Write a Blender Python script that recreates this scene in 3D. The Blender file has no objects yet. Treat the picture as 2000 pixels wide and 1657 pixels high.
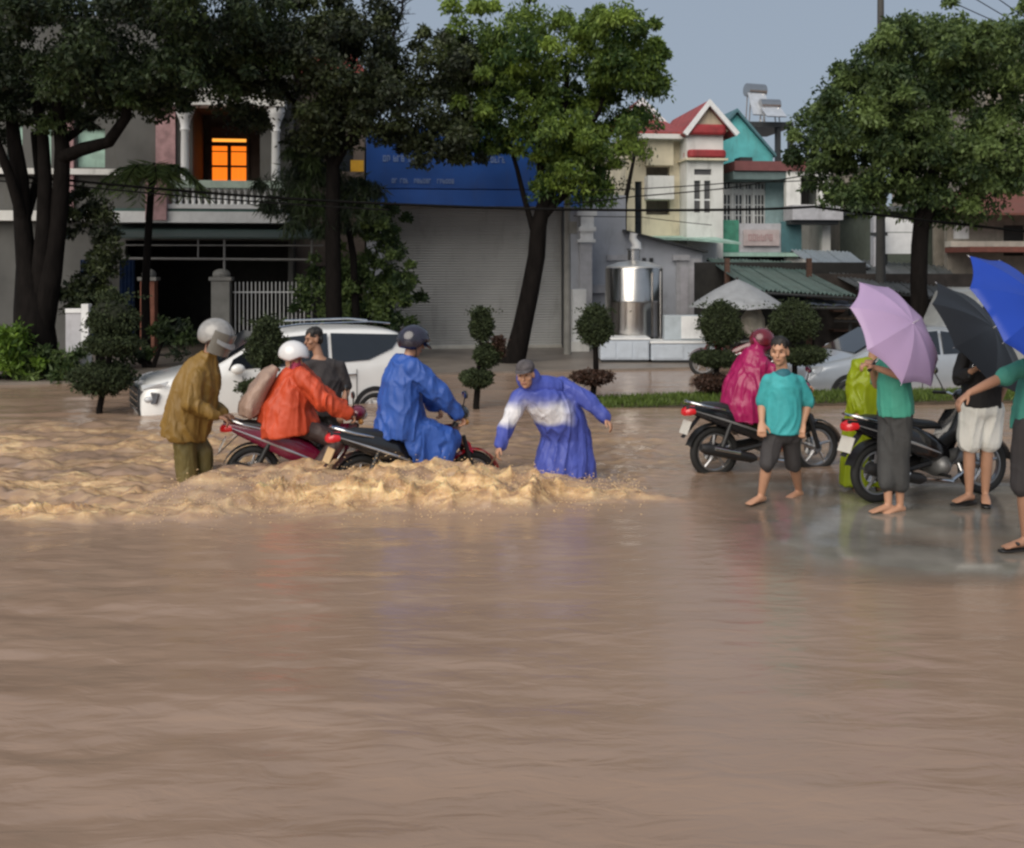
import bpy, bmesh, math, random
import numpy as np
from mathutils import Vector, Matrix
R = math.radians
rng = np.random.default_rng(7)
random.seed(7)
sc = bpy.context.scene
col = sc.collection

# ------------------------------------------------------------------ camera, sky, sun, exposure
F, H, VH = 2000.0, 2.25, 520.0          # focal length in photo pixels, eye height, horizon row
cam = bpy.data.cameras.new('camera'); cam_ob = bpy.data.objects.new('camera', cam); col.objects.link(cam_ob)
cam_ob.location = (0, 0, H); cam_ob.rotation_euler = (R(90), 0, 0)
cam.sensor_width = 36; cam.lens = 36.0; cam.shift_y = -(828.5 - VH) / 2000.0
cam.clip_start = 0.05; cam.clip_end = 1500
sc.camera = cam_ob
world = bpy.data.worlds.new('World'); sc.world = world; world.use_nodes = True
wn = world.node_tree; bg = wn.nodes['Background']
sky = wn.nodes.new('ShaderNodeTexSky'); sky.sky_type = 'NISHITA'; sky.sun_disc = False
SUN_EL, SUN_AZ = 37.0, 208.0            # azimuth clockwise from +Y (view direction): behind the camera, left
sky.sun_elevation = R(SUN_EL); sky.sun_rotation = R(SUN_AZ)
sky.air_density = 1.0; sky.dust_density = 4.0; sky.ozone_density = 1.0
# rain cloud: the clear sky is veiled by an even grey cloud deck, brighter overhead
cloud = wn.nodes.new('ShaderNodeMix'); cloud.data_type = 'RGBA'; cloud.inputs[0].default_value = 0.86
cloud.inputs[7].default_value = (2.38, 2.78, 3.35, 1)
wn.links.new(sky.outputs[0], cloud.inputs[6]); wn.links.new(cloud.outputs[2], bg.inputs[0])
bg.inputs[1].default_value = 0.1
sun = bpy.data.lights.new('sun', 'SUN'); sun.energy = 2.2; sun.angle = R(60); sun.color = (1.0, 0.92, 0.80)
sun_ob = bpy.data.objects.new('sun', sun); col.objects.link(sun_ob)
az, el = R(SUN_AZ), R(SUN_EL)
to_sun = Vector((math.sin(az) * math.cos(el), math.cos(az) * math.cos(el), math.sin(el)))
sun_ob.rotation_euler = (-to_sun).to_track_quat('-Z', 'Y').to_euler()
sc.view_settings.view_transform = 'Standard'; sc.view_settings.look = 'None'
sc.view_settings.exposure = 0.45; sc.view_settings.gamma = 1.0
sc.render.engine = 'CYCLES'
sc.cycles.use_denoising = True
sc.cycles.max_bounces = 6; sc.cycles.transparent_max_bounces = 8
sc.cycles.filter_width = 2.5

# ------------------------------------------------------------------ helpers
def P(u, v, d):
    return Vector(((u - 1000) / F * d, d, H - (v - VH) / F * d))

def V(*a): return Vector(a)

def hash3(ix, iy, iz):
    n = (ix * 374761393 + iy * 668265263 + iz * 2147483647) & 0xffffffff
    n = ((n ^ (n >> 13)) * 1274126177) & 0xffffffff
    return ((n ^ (n >> 16)) & 0xffff) / 32767.5 - 1.0

def vnoise(x, y, z=0.0):
    x = np.asarray(x, float); y = np.asarray(y, float); z = np.zeros_like(x) + z
    ix, iy, iz = np.floor(x).astype(np.int64), np.floor(y).astype(np.int64), np.floor(z).astype(np.int64)
    fx, fy, fz = x - ix, y - iy, z - iz
    s = lambda t: t * t * t * (t * (t * 6 - 15) + 10)
    u, v, w = s(fx), s(fy), s(fz)
    r = 0
    for dx in (0, 1):
        for dy in (0, 1):
            for dz in (0, 1):
                r = r + hash3(ix + dx, iy + dy, iz + dz) * (u if dx else 1 - u) * (v if dy else 1 - v) * (w if dz else 1 - w)
    return r

def fbm(x, y, z=0.0, o=4):
    r = 0; a = 1.0; f = 1.0
    for i in range(o):
        r = r + a * vnoise(x * f + 17.3 * i, y * f - 9.1 * i, z * f + 3.7 * i); a *= .5; f *= 2.03
    return r

def sstep(a, b, x):
    t = np.clip((x - a) / (b - a), 0, 1); return t * t * (3 - 2 * t)

MATS = {}
def mat(name, c=(.5, .5, .5), rough=.6, metal=0.0, var=.12, scale=5.0, bump=0.0, bscale=30.0, coat=0.0, spec=.5,
        emit=None, trans=0.0, dirt=0.0, stretch=None, crease=0.0):
    if name in MATS: return MATS[name]
    m = bpy.data.materials.new(name); m.use_nodes = True
    nt = m.node_tree; N = nt.nodes; L = nt.links; b = N['Principled BSDF']
    tc = N.new('ShaderNodeTexCoord'); src = tc.outputs['Object']
    if stretch:
        mp = N.new('ShaderNodeMapping'); mp.inputs['Scale'].default_value = stretch
        L.new(src, mp.inputs[0]); src = mp.outputs[0]
    nz = N.new('ShaderNodeTexNoise'); nz.inputs['Scale'].default_value = scale; nz.inputs['Detail'].default_value = 6
    L.new(src, nz.inputs['Vector'])
    mix = N.new('ShaderNodeMix'); mix.data_type = 'RGBA'
    mix.inputs[6].default_value = (*[max(0, k * (1 - var)) for k in c], 1)
    mix.inputs[7].default_value = (*[min(1, k * (1 + var)) for k in c], 1)
    rm = N.new('ShaderNodeMapRange'); rm.inputs[1].default_value = .3; rm.inputs[2].default_value = .7
    L.new(nz.outputs[0], rm.inputs[0]); L.new(rm.outputs[0], mix.inputs[0])
    out = mix.outputs[2]
    if dirt:
        n2 = N.new('ShaderNodeTexNoise'); n2.inputs['Scale'].default_value = 1.7; n2.inputs['Detail'].default_value = 9
        n2.inputs['Roughness'].default_value = .7
        mp2 = N.new('ShaderNodeMapping'); mp2.inputs['Scale'].default_value = (1.6, 1.6, .45)
        L.new(tc.outputs['Object'], mp2.inputs[0]); L.new(mp2.outputs[0], n2.inputs['Vector'])
        r2 = N.new('ShaderNodeMapRange'); r2.inputs[1].default_value = .52; r2.inputs[2].default_value = .72
        r2.inputs[4].default_value = dirt
        L.new(n2.outputs[0], r2.inputs[0])
        mx = N.new('ShaderNodeMix'); mx.data_type = 'RGBA'; mx.inputs[7].default_value = (.07, .065, .05, 1)
        L.new(r2.outputs[0], mx.inputs[0]); L.new(out, mx.inputs[6]); out = mx.outputs[2]
    L.new(out, b.inputs['Base Color'])
    b.inputs['Roughness'].default_value = rough; b.inputs['Metallic'].default_value = metal
    b.inputs['Specular IOR Level'].default_value = spec
    b.inputs['Coat Weight'].default_value = coat; b.inputs['Coat Roughness'].default_value = .08
    if emit:
        b.inputs['Emission Color'].default_value = (*emit[0], 1); b.inputs['Emission Strength'].default_value = emit[1]
    if bump:
        nb = N.new('ShaderNodeTexNoise'); nb.inputs['Scale'].default_value = bscale; nb.inputs['Detail'].default_value = 5
        L.new(src, nb.inputs['Vector'])
        bp = N.new('ShaderNodeBump'); bp.inputs['Strength'].default_value = bump; bp.inputs['Distance'].default_value = .02
        L.new(nb.outputs[0], bp.inputs['Height']); L.new(bp.outputs[0], b.inputs['Normal'])
        if crease:
            vo = N.new('ShaderNodeTexVoronoi'); vo.feature = 'DISTANCE_TO_EDGE'; vo.inputs['Scale'].default_value = 6.5
            nd = N.new('ShaderNodeTexNoise'); nd.inputs['Scale'].default_value = 5; L.new(src, nd.inputs['Vector'])
            av = N.new('ShaderNodeMix'); av.data_type = 'VECTOR'; av.inputs[0].default_value = .28; L.new(src, av.inputs[4]); L.new(nd.outputs['Color'], av.inputs[5]); L.new(av.outputs[1], vo.inputs['Vector'])
            bc = N.new('ShaderNodeBump'); bc.inputs['Strength'].default_value = crease; bc.inputs['Distance'].default_value = .06; L.new(vo.outputs[0], bc.inputs['Height']); L.new(bp.outputs[0], bc.inputs['Normal']); L.new(bc.outputs[0], b.inputs['Normal'])
    if trans:
        tr = N.new('ShaderNodeBsdfTranslucent'); L.new(out, tr.inputs[0])
        ms = N.new('ShaderNodeMixShader'); ms.inputs[0].default_value = trans
        L.new(b.outputs[0], ms.inputs[1]); L.new(tr.outputs[0], ms.inputs[2])
        L.new(ms.outputs[0], N['Material Output'].inputs[0])
    MATS[name] = m
    return m

def leaf_mat(name, dark, light, trans=.3, rough=.62):
    if name in MATS: return MATS[name]
    m = bpy.data.materials.new(name); m.use_nodes = True
    nt = m.node_tree; N = nt.nodes; L = nt.links; b = N['Principled BSDF']
    at = N.new('ShaderNodeAttribute'); at.attribute_name = 'tint'
    mix = N.new('ShaderNodeMix'); mix.data_type = 'RGBA'
    mix.inputs[6].default_value = (*dark, 1); mix.inputs[7].default_value = (*light, 1)
    L.new(at.outputs['Fac'], mix.inputs[0]); L.new(mix.outputs[2], b.inputs['Base Color'])
    b.inputs['Roughness'].default_value = rough
    tr = N.new('ShaderNodeBsdfTranslucent'); L.new(mix.outputs[2], tr.inputs[0])
    ms = N.new('ShaderNodeMixShader'); ms.inputs[0].default_value = trans
    L.new(b.outputs[0], ms.inputs[1]); L.new(tr.outputs[0], ms.inputs[2]); L.new(ms.outputs[0], N['Material Output'].inputs[0])
    MATS[name] = m
    return m

def tag(o, label=None, cat=None, group=None, kind=None):
    if label: o['label'] = label
    if cat: o['category'] = cat
    if group: o['group'] = group
    if kind: o['kind'] = kind
    return o

def thing(name, label, cat, loc=(0, 0, 0), rz=0.0, group=None):
    o = bpy.data.objects.new(name, None); col.objects.link(o); o.empty_display_size = .1
    o.location = loc; o.rotation_euler = (0, 0, rz); tag(o, label, cat, group)
    return o

def root_of(o):
    while o.parent: o = o.parent
    return o

def frame_pts(lat, up):
    lat = lat.normalized(); f = lat.cross(up)
    if f.length < 1e-5: f = Vector((1, 0, 0))
    f.normalize(); return lat, f

class MB:
    """Collects shapes; build() links them as ONE mesh object."""
    def __init__(s): s.v = []; s.f = []
    def add(s, vs, fs):
        o = len(s.v); s.v += [Vector(x) for x in vs]; s.f += [tuple(i + o for i in f) for f in fs]; return s
    def box(s, c, d, rz=0.0, m=None):
        x, y, z = [k / 2 for k in d]
        vs = [V(a * x, b * y, e * z) for a in (-1, 1) for b in (-1, 1) for e in (-1, 1)]
        M = m if m else Matrix.Rotation(rz, 3, 'Z')
        c = Vector(c)
        return s.add([c + M @ v for v in vs], [(0, 1, 3, 2), (4, 6, 7, 5), (0, 4, 5, 1), (2, 3, 7, 6), (0, 2, 6, 4), (1, 5, 7, 3)])
    def hexa(s, lo, hi):        # lo, hi: 4 points each (bottom loop, top loop)
        return s.add(list(lo) + list(hi), [(3, 2, 1, 0), (4, 5, 6, 7)] + [(i, (i + 1) % 4, 4 + (i + 1) % 4, 4 + i) for i in range(4)])
    def prism(s, poly, off):    # polygon of points extruded by off
        n = len(poly); off = Vector(off)
        return s.add(list(poly) + [Vector(p) + off for p in poly],
                     [tuple(range(n))[::-1], tuple(range(n, 2 * n))] + [(i, (i + 1) % n, n + (i + 1) % n, n + i) for i in range(n)])
    def loft(s, rings, n=16, cap=True, sq=1.0):   # rings: (centre, axis_a, axis_b)
        vs = []; fs = []; k = len(rings)
        for c, a, b in rings:
            for i in range(n):
                t = 2 * math.pi * i / n; ct, st = math.cos(t), math.sin(t)
                if sq != 1.0:
                    ct = math.copysign(abs(ct) ** sq, ct); st = math.copysign(abs(st) ** sq, st)
                vs.append(Vector(c) + Vector(a) * ct + Vector(b) * st)
        for j in range(k - 1):
            for i in range(n):
                fs.append((j * n + i, j * n + (i + 1) % n, (j + 1) * n + (i + 1) % n, (j + 1) * n + i))
        if cap:
            fs.append(tuple(range(n))[::-1]); fs.append(tuple((k - 1) * n + i for i in range(n)))
        return s.add(vs, fs)
    def tor(s, pts, lat, n=18, sq=1.0):     # torso-like loft: (centre, half width along lat, half depth)
        rings = []
        for i, (c, a, b) in enumerate(pts):
            p0 = pts[max(0, i - 1)][0]; p1 = pts[min(len(pts) - 1, i + 1)][0]
            up = Vector(p1) - Vector(p0)
            if up.length < 1e-6: up = V(0, 0, 1)
            l2, f = frame_pts(Vector(lat), up.normalized())
            rings.append((c, l2 * a, f * b))
        return s.loft(rings, n, sq=sq)
    def tube(s, pts, r, n=8, cap=True):
        pts = [Vector(p) for p in pts]; rings = []
        rr = r if isinstance(r, (list, tuple)) else [r] * len(pts)
        ref = None
        for i, p in enumerate(pts):
            d = pts[min(len(pts) - 1, i + 1)] - pts[max(0, i - 1)]
            if d.length < 1e-9: d = V(0, 0, 1)
            d.normalize()
            if ref is None: ref = V(0, 0, 1) if abs(d.z) < .9 else V(1, 0, 0)
            a = d.cross(ref)
            if a.length < 1e-4: a = d.cross(V(0, 1, 0))
            a.normalize(); b = d.cross(a).normalized(); ref = -a.cross(d).normalized() if False else ref
            rings.append((p, a * rr[i], b * rr[i]))
        return s.loft(rings, n, cap)
    def cap(s, p0, r0, p1, r1, n=12):       # tapered capsule
        p0, p1 = Vector(p0), Vector(p1); d = p1 - p0
        if d.length < 1e-6: d = V(0, 0, 1e-3)
        dn = d.normalized(); ref = V(0, 0, 1) if abs(dn.z) < .9 else V(1, 0, 0)
        a = dn.cross(ref).normalized(); b = dn.cross(a).normalized(); rings = []
        for t in (-.98, -.8, -.45): rings.append((p0 + dn * r0 * t, a * r0 * math.sqrt(1 - t * t), b * r0 * math.sqrt(1 - t * t)))
        rings.append((p0, a * r0, b * r0)); rings.append((p1, a * r1, b * r1))
        for t in (.45, .8, .98): rings.append((p1 + dn * r1 * t, a * r1 * math.sqrt(1 - t * t), b * r1 * math.sqrt(1 - t * t)))
        return s.loft(rings, n)
    def ell(s, c, r, f=None, u=None, n=16, m=10):  # ellipsoid, r = (right, forward, up)
        c = Vector(c); f = Vector(f or (0, 1, 0)).normalized(); u = Vector(u or (0, 0, 1))
        rt = f.cross(u).normalized(); u = rt.cross(f).normalized(); rings = []
        for j in range(m + 1):
            t = math.pi * (j + .02) / (m + .04) - math.pi / 2
            k = math.cos(t); rings.append((c + u * r[2] * math.sin(t), rt * r[0] * k, f * r[1] * k))
        return s.loft(rings, n)
    def torus(s, c, ax, R0, r0, n=28, m=8, sq=1.0):
        c = Vector(c); ax = Vector(ax).normalized(); ref = V(0, 0, 1) if abs(ax.z) < .9 else V(1, 0, 0)
        a = ax.cross(ref).normalized(); b = ax.cross(a).normalized(); vs = []; fs = []
        for i in range(n):
            t = 2 * math.pi * i / n; rad = a * math.cos(t) + b * math.sin(t)
            for j in range(m):
                q = 2 * math.pi * j / m
                vs.append(c + rad * (R0 + r0 * math.cos(q)) + ax * r0 * sq * math.sin(q))
        for i in range(n):
            for j in range(m):
                fs.append((i * m + j, ((i + 1) % n) * m + j, ((i + 1) % n) * m + (j + 1) % m, i * m + (j + 1) % m))
        return s.add(vs, fs)
    def sheet(s, rows, thick=None):      # grid of points (list of rows), optional thickness vector
        n = len(rows[0]); k = len(rows)
        if thick is None:
            return s.add([p for r in rows for p in r], [(j * n + i, j * n + i + 1, (j + 1) * n + i + 1, (j + 1) * n + i) for j in range(k - 1) for i in range(n - 1)])
        th = Vector(thick); top = [p for r in rows for p in r]; bot = [Vector(p) + th for p in top]; N = n * k
        fs = []
        for j in range(k - 1):
            for i in range(n - 1):
                q = (j * n + i, j * n + i + 1, (j + 1) * n + i + 1, (j + 1) * n + i)
                fs.append(q); fs.append(tuple(x + N for x in q[::-1]))
        edge = [i for i in range(n)] + [j * n + n - 1 for j in range(1, k)] + [(k - 1) * n + i for i in range(n - 2, -1, -1)] + [j * n for j in range(k - 2, 0, -1)]
        for a, b in zip(edge, edge[1:] + edge[:1]): fs.append((b, a, a + N, b + N))
        return s.add(top + bot, fs)
    def mesh(s, name, off=None):
        me = bpy.data.meshes.new(name)
        o = Vector(off) if off else V(0, 0, 0)
        me.from_pydata([tuple(v - o) for v in s.v], [], s.f); me.update()
        return me
    def build(s, name, m, parent=None, local=False, smooth=None, bevel=0.0, kind=None, fixn=True):
        off = None
        if parent is not None and not local: off = root_of(parent).location
        me = s.mesh(name, off)
        if bevel or fixn:
            bm = bmesh.new(); bm.from_mesh(me)
            if fixn: bmesh.ops.recalc_face_normals(bm, faces=bm.faces)
            if bevel:
                bm.normal_update()
                es = [e for e in bm.edges if len(e.link_faces) == 2 and e.calc_face_angle(0) > .5]
                bmesh.ops.bevel(bm, geom=es, offset=bevel, segments=2, profile=.6, affect='EDGES', clamp_overlap=True)
            bm.to_mesh(me); bm.free()
        if smooth is not None:
            me.shade_smooth(); me.set_sharp_from_angle(angle=R(smooth))
        me.materials.append(m)
        ob = bpy.data.objects.new(name, me); col.objects.link(ob)
        if parent is not None: ob.parent = parent
        if kind: ob['kind'] = kind
        return ob

def solid(mb, name, m, parent, vox=.012, smooth=2, fold=0.0, freq=(7, 7, 2.2), seed=0.0, local=False, keep=None):
    """Voxel-union of the shapes into one continuous skin, with cloth folds."""
    me = mb.mesh('tmp', None if local else root_of(parent).location)
    ob = bpy.data.objects.new('tmp', me); col.objects.link(ob)
    md = ob.modifiers.new('r', 'REMESH'); md.mode = 'VOXEL'; md.voxel_size = vox
    if smooth:
        ms = ob.modifiers.new('s', 'SMOOTH'); ms.iterations = smooth; ms.factor = .5
    dg = bpy.context.evaluated_depsgraph_get()
    me2 = bpy.data.meshes.new_from_object(ob.evaluated_get(dg))
    bpy.data.objects.remove(ob); bpy.data.meshes.remove(me)
    me2.name = name
    n = len(me2.vertices)
    if fold and n:
        co = np.empty(n * 3, np.float32); no = np.empty(n * 3, np.float32)
        me2.vertices.foreach_get('co', co); me2.vertices.foreach_get('normal', no)
        co = co.reshape(-1, 3); no = no.reshape(-1, 3)
        wx_ = vnoise(co[:, 0] * 2.1 + seed, co[:, 1] * 2.1, co[:, 2] * 2.1) * .25
        w = vnoise(co[:, 0] * 1.6 * freq[0] + seed + wx_ * 9, co[:, 1] * 1.6 * freq[1] + seed * 2 + wx_ * 7, co[:, 2] * freq[2] * .5)
        dg_ = vnoise(co[:, 0] * 5 + co[:, 2] * 7 + seed, co[:, 1] * 6, co[:, 2] * 4 - co[:, 0] * 5)
        hang = (co[:, 2].max() - co[:, 2]) / max(1e-3, co[:, 2].max() - co[:, 2].min())
        w = (.35 - np.abs(w) ** .8 * 1.15) * (.55 + .8 * hang) + (.3 - np.abs(dg_) ** .75) * .5 * (1.15 - hang)
        w2 = vnoise(co[:, 0] * 19 + co[:, 2] * 8 + seed, co[:, 1] * 19, co[:, 2] * 9) * .12
        co = co + no * ((w + w2) * fold)[:, None]
        me2.vertices.foreach_set('co', co.astype(np.float32).ravel())
    me2.update(); me2.shade_smooth()
    me2.materials.clear(); me2.materials.append(m)
    o = bpy.data.objects.new(name, me2); col.objects.link(o); o.parent = parent
    return o

def raw_mesh(name, verts, faces4, m, parent=None, tint=None, off=None, kind=None):
    verts = np.asarray(verts, np.float32)
    if parent is not None: verts = verts - np.array(root_of(parent).location, np.float32)
    me = bpy.data.meshes.new(name); nf = len(faces4)
    me.vertices.add(len(verts)); me.vertices.foreach_set('co', verts.ravel())
    me.loops.add(nf * 4); me.loops.foreach_set('vertex_index', np.asarray(faces4, np.int32).ravel())
    me.polygons.add(nf); me.polygons.foreach_set('loop_start', np.arange(0, nf * 4, 4, dtype=np.int32))
    me.polygons.foreach_set('loop_total', np.full(nf, 4, np.int32))
    me.update(calc_edges=True)
    if tint is not None:
        a = me.attributes.new('tint', 'FLOAT', 'POINT'); a.data.foreach_set('value', np.asarray(tint, np.float32))
    me.materials.append(m)
    ob = bpy.data.objects.new(name, me); col.objects.link(ob)
    if parent is not None: ob.parent = parent
    if kind: ob['kind'] = kind
    return ob

def leaves(name, centers, L, W, m, parent, tint=None, droop=.3, spread=None, kind=None):
    """One folded diamond leaf per centre."""
    c = np.asarray(centers, float); n = len(c)
    d = rng.normal(size=(n, 3)); d[:, 2] -= droop * 2
    if spread is not None: d += spread
    d /= np.linalg.norm(d, axis=1)[:, None]
    q = rng.normal(size=(n, 3)); s = np.cross(d, q); s /= np.linalg.norm(s, axis=1)[:, None] + 1e-9
    nn = np.cross(d, s)
    k = rng.uniform(.65, 1.35, n)[:, None]
    a = c; b = c + d * L * .5 * k + s * W * .5 * k + nn * W * .14; t = c + d * L * k; e = c + d * L * .5 * k - s * W * .5 * k + nn * W * .14
    vs = np.stack([a, b, t, e], 1).reshape(-1, 3)
    fs = np.arange(n * 4).reshape(-1, 4)
    if tint is None: tint = rng.uniform(0, 1, n)
    return raw_mesh(name, vs, fs, m, parent, np.repeat(tint, 4), kind=kind)

# ------------------------------------------------------------------ ground, water
def ground_z(x, y):
    dx = np.maximum(2.55 - x, 0); dy = np.maximum(y - 10.4, 0); dn = np.maximum(7.75 - y, 0)
    d = np.sqrt((dx * .9) ** 2 + dy ** 2 + (dn * 1.3) ** 2)
    n = fbm(x * .8, y * 1.7, 3.1, 5)
    z = .002 - .25 * sstep(.05, 3.1, d) + n * .009 - .012 * sstep(0, .6, d)
    far = sstep(13.4, 15.5, y - .12 * x)
    z = z * (1 - far) + (-.32) * far
    back = sstep(20.3, 20.9, y - .22 * x)
    return z * (1 - back) + (-.1) * back

M_asph = mat('wet_asphalt', (.21, .195, .17), .06, var=.35, scale=1.6, bump=.06, bscale=45, spec=.6)
gx = np.concatenate([[-300, -150, -80, -45, -28], np.linspace(-18, -1, 46), np.arange(-.8, 9.01, .09), np.linspace(9.8, 20, 16), [32, 50, 90, 160, 300]])
gy = np.concatenate([[-200, -80, -30, -10, 0, 3], np.arange(4, 13.01, .09), np.linspace(13.5, 24, 60), [27, 32, 40, 60, 100, 180, 400, 900]])
X, Y = np.meshgrid(gx, gy); Z = ground_z(X, Y)
def grid_faces(nx, ny):
    i = np.arange(nx * ny).reshape(ny, nx)
    return np.stack([i[:-1, :-1], i[:-1, 1:], i[1:, 1:], i[1:, :-1]], -1).reshape(-1, 4)
g = raw_mesh('ground', np.stack([X, Y, Z], -1).reshape(-1, 3), grid_faces(len(gx), len(gy)), M_asph); g.data.shade_smooth()
g['kind'] = 'structure'

# splash front: where the current breaks over the riders, as a line in plan
def splash_line(x):
    return np.interp(x, [-7, -4, -1.5, 0, .9, 2.2], [9.0, 9.05, 9.3, 9.5, 9.8, 10.25])
def splash_amp(x):
    return np.interp(x, [-9, -5, -3.4, -2.6, -1.9, -1.0, .2, .8, 1.15, 1.7, 2.2, 2.8], [.10, .12, .14, .16, .2, .23, .21, .2, .17, .15, .10, 0])
def water_z(x, y):
    gz = ground_z(x, y)
    calm = sstep(-.03, -.16, gz)                         # shallow film does not wave
    n1 = fbm(x * .9 + y * .25, y * 2.6, 1.2, 4)
    n2 = vnoise(x * 3.1 - y * .9, y * 7.5 + x * .8, 5.5)
    n3 = fbm(x * 7 + y * 1.5, y * 11, 8.2, 2)
    leftw = sstep(1.5, -3.5, x)
    near = (.0075 + .016 * leftw) * n1 + (.0016 + .0036 * leftw) * n2
    ys = splash_line(x)
    back = sstep(-.5, .9, y - ys) * sstep(16, 12.5, y)
    rough = back * (.022 + .02 * leftw) * (1 - .75 * sstep(1.6, 2.6, x))
    chop = rough * (np.abs(fbm(x * 1.7, y * 3.2, 2.2, 4)) * 1.7 - .5) + rough * .5 * n3
    amp = splash_amp(x) * (.75 + .45 * vnoise(x * 2.3, 0 * y + 4.4, 1.0))
    wob = .22 * vnoise(x * 1.9, y * .5, 9.0) + .08 * vnoise(x * 6.0, y, 3.0)
    dy = y - ys + wob
    band = sstep(-.22, .06, dy) * sstep(1.7, .55, dy) * np.clip(amp * 5, 0, 1.15)
    wx = .35 * vnoise(x * 1.7, y * 1.7, 2.0); wy = .35 * vnoise(x * 1.5, y * 1.9, 7.0)
    r1 = (1 - np.abs(vnoise(x * 1.7 + wx, y * 2.9 + wy, .3))) ** 3
    r2 = (1 - np.abs(vnoise(x * 3.4 - wx * 2, y * 7.0 + wy, 4.3))) ** 3
    r3 = (1 - np.abs(vnoise(x * 8 + wx, y * 15, 6.3))) ** 2
    front = np.exp(-((dy - .08) / .17) ** 2)
    prof = band; lump = .25 * r1 + .45 * r2 + .3 * r3
    crest = band * (.08 * r1 + .085 * r2 ** 1.3 + .035 * r3 - .03) + front * np.clip(amp * 5, 0, 1) * (.015 + .085 * r2 + .035 * r3) + band * .05 * np.maximum(0, vnoise(x * 15 + wx * 3, y * 15, 2.7) - .25)
    hump = .18 * sstep(-3.55, -2.85, x) * (.55 * sstep(1.15, .3, x) + .45 * sstep(.1, -.6, x)) * sstep(-.1, .5, dy) * sstep(2.6, 1.2, dy)   # water piled up against the bikes
    z = (near + chop) * calm + (crest + hump) * calm
    for cx, cy in ((-3.2, 10.62), (-3.12, 10.8), (2.2, 11.2), (3.4, 11.52), (2.37, 9.7), (2.82, 10.1), (.4, 10.6), (.8, 10.7)):    # rings round legs and wheels
        rr = np.sqrt((x - cx) ** 2 + ((y - cy) * 1.2) ** 2); z = z + .007 * np.exp(-rr / .28) * np.sin(rr * 34) * sstep(.02, .12, rr) * sstep(-.004, -.05, gz)
    foam = np.clip(prof * np.clip(amp * 9, 0, 1) * (.16 + 1.5 * np.clip(lump - .30 + .2 * vnoise(x * 3, y * 3, 5), 0, 1)) + .65 * front * np.clip(amp * 8, 0, 1) * (.4 + lump) + back * (.25 + .4 * leftw) * np.clip(fbm(x * 1.2, y * 3.4, 3.3, 4) * 1.2 + .5, 0, 1), 0, 1) * calm
    return z, foam

wx = np.concatenate([[-300, -140, -70, -40, -25, -16], np.linspace(-12, -7.2, 40), np.arange(-7.1, 3.0, .03), np.linspace(3.06, 8, 80), np.linspace(8.4, 14, 16), [20, 30, 50, 90, 160, 300]])
wy = np.concatenate([[-150, -50, -15, -4, 1], np.linspace(2, 3.4, 20), np.arange(3.44, 8.4, .04), np.arange(8.4, 11.2, .027), np.arange(11.2, 16, .06), np.linspace(16.1, 24, 60), [25, 27, 31, 38, 50]])
X, Y = np.meshgrid(wx, wy); Z, FO = water_z(X, Y)
m = bpy.data.materials.new('muddy_flood_water'); m.use_nodes = True
nt = m.node_tree; N = nt.nodes; L = nt.links; b = N['Principled BSDF']
at = N.new('ShaderNodeAttribute'); at.attribute_name = 'tint'
tc = N.new('ShaderNodeTexCoord')
mp = N.new('ShaderNodeMapping'); mp.inputs['Scale'].default_value = (.55, 1.5, 1); L.new(tc.outputs['Object'], mp.inputs[0])
nz = N.new('ShaderNodeTexNoise'); nz.inputs['Scale'].default_value = .9; nz.inputs['Detail'].default_value = 7; L.new(mp.outputs[0], nz.inputs['Vector'])
mud = N.new('ShaderNodeMix'); mud.data_type = 'RGBA'; mud.inputs[6].default_value = (.268, .18, .127, 1); mud.inputs[7].default_value = (.365, .255, .188, 1)
L.new(nz.outputs[0], mud.inputs[0])
fn = N.new('ShaderNodeTexNoise'); fn.inputs['Distortion'].default_value = 1.5; fn.inputs['Scale'].default_value = 6.0; fn.inputs['Detail'].default_value = 8; mpf = N.new('ShaderNodeMapping'); mpf.inputs['Scale'].default_value = (.55, 1.2, 1.0); L.new(tc.outputs['Object'], mpf.inputs[0]); L.new(mpf.outputs[0], fn.inputs['Vector'])
fr0 = N.new('ShaderNodeValToRGB'); fr0.color_ramp.elements[0].position = .32; fr0.color_ramp.elements[0].color = (.34, .205, .115, 1); fr0.color_ramp.elements[1].position = .68; fr0.color_ramp.elements[1].color = (.90, .66, .36, 1)
e_ = fr0.color_ramp.elements.new(.5); e_.color = (.62, .40, .20, 1); L.new(fn.outputs[0], fr0.inputs[0])
fm = N.new('ShaderNodeMix'); fm.data_type = 'RGBA'; L.new(fr0.outputs[0], fm.inputs[7])
L.new(at.outputs['Fac'], fm.inputs[0]); L.new(mud.outputs[2], fm.inputs[6]); L.new(fm.outputs[2], b.inputs['Base Color'])
ro = N.new('ShaderNodeMapRange'); ro.inputs[3].default_value = .17; ro.inputs[4].default_value = .09; L.new(at.outputs['Fac'], ro.inputs[0]); L.new(ro.outputs[0], b.inputs['Roughness'])
b.inputs['IOR'].default_value = 1.36
ss_ = N.new('ShaderNodeMath'); ss_.operation = 'MULTIPLY'; ss_.inputs[1].default_value = .35; L.new(at.outputs['Fac'], ss_.inputs[0]); L.new(ss_.outputs[0], b.inputs['Subsurface Weight']); b.inputs['Subsurface Radius'].default_value = (1, .6, .3); b.inputs['Subsurface Scale'].default_value = .05
mp2 = N.new('ShaderNodeMapping'); mp2.inputs['Scale'].default_value = (2.2, 6.5, 1); mp2.inputs['Rotation'].default_value = (0, 0, R(8)); L.new(tc.outputs['Object'], mp2.inputs[0])
nb = N.new('ShaderNodeTexNoise'); nb.inputs['Scale'].default_value = 1.3; nb.inputs['Detail'].default_value = 4; nb.inputs['Distortion'].default_value = .8; L.new(mp2.outputs[0], nb.inputs['Vector'])
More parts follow.
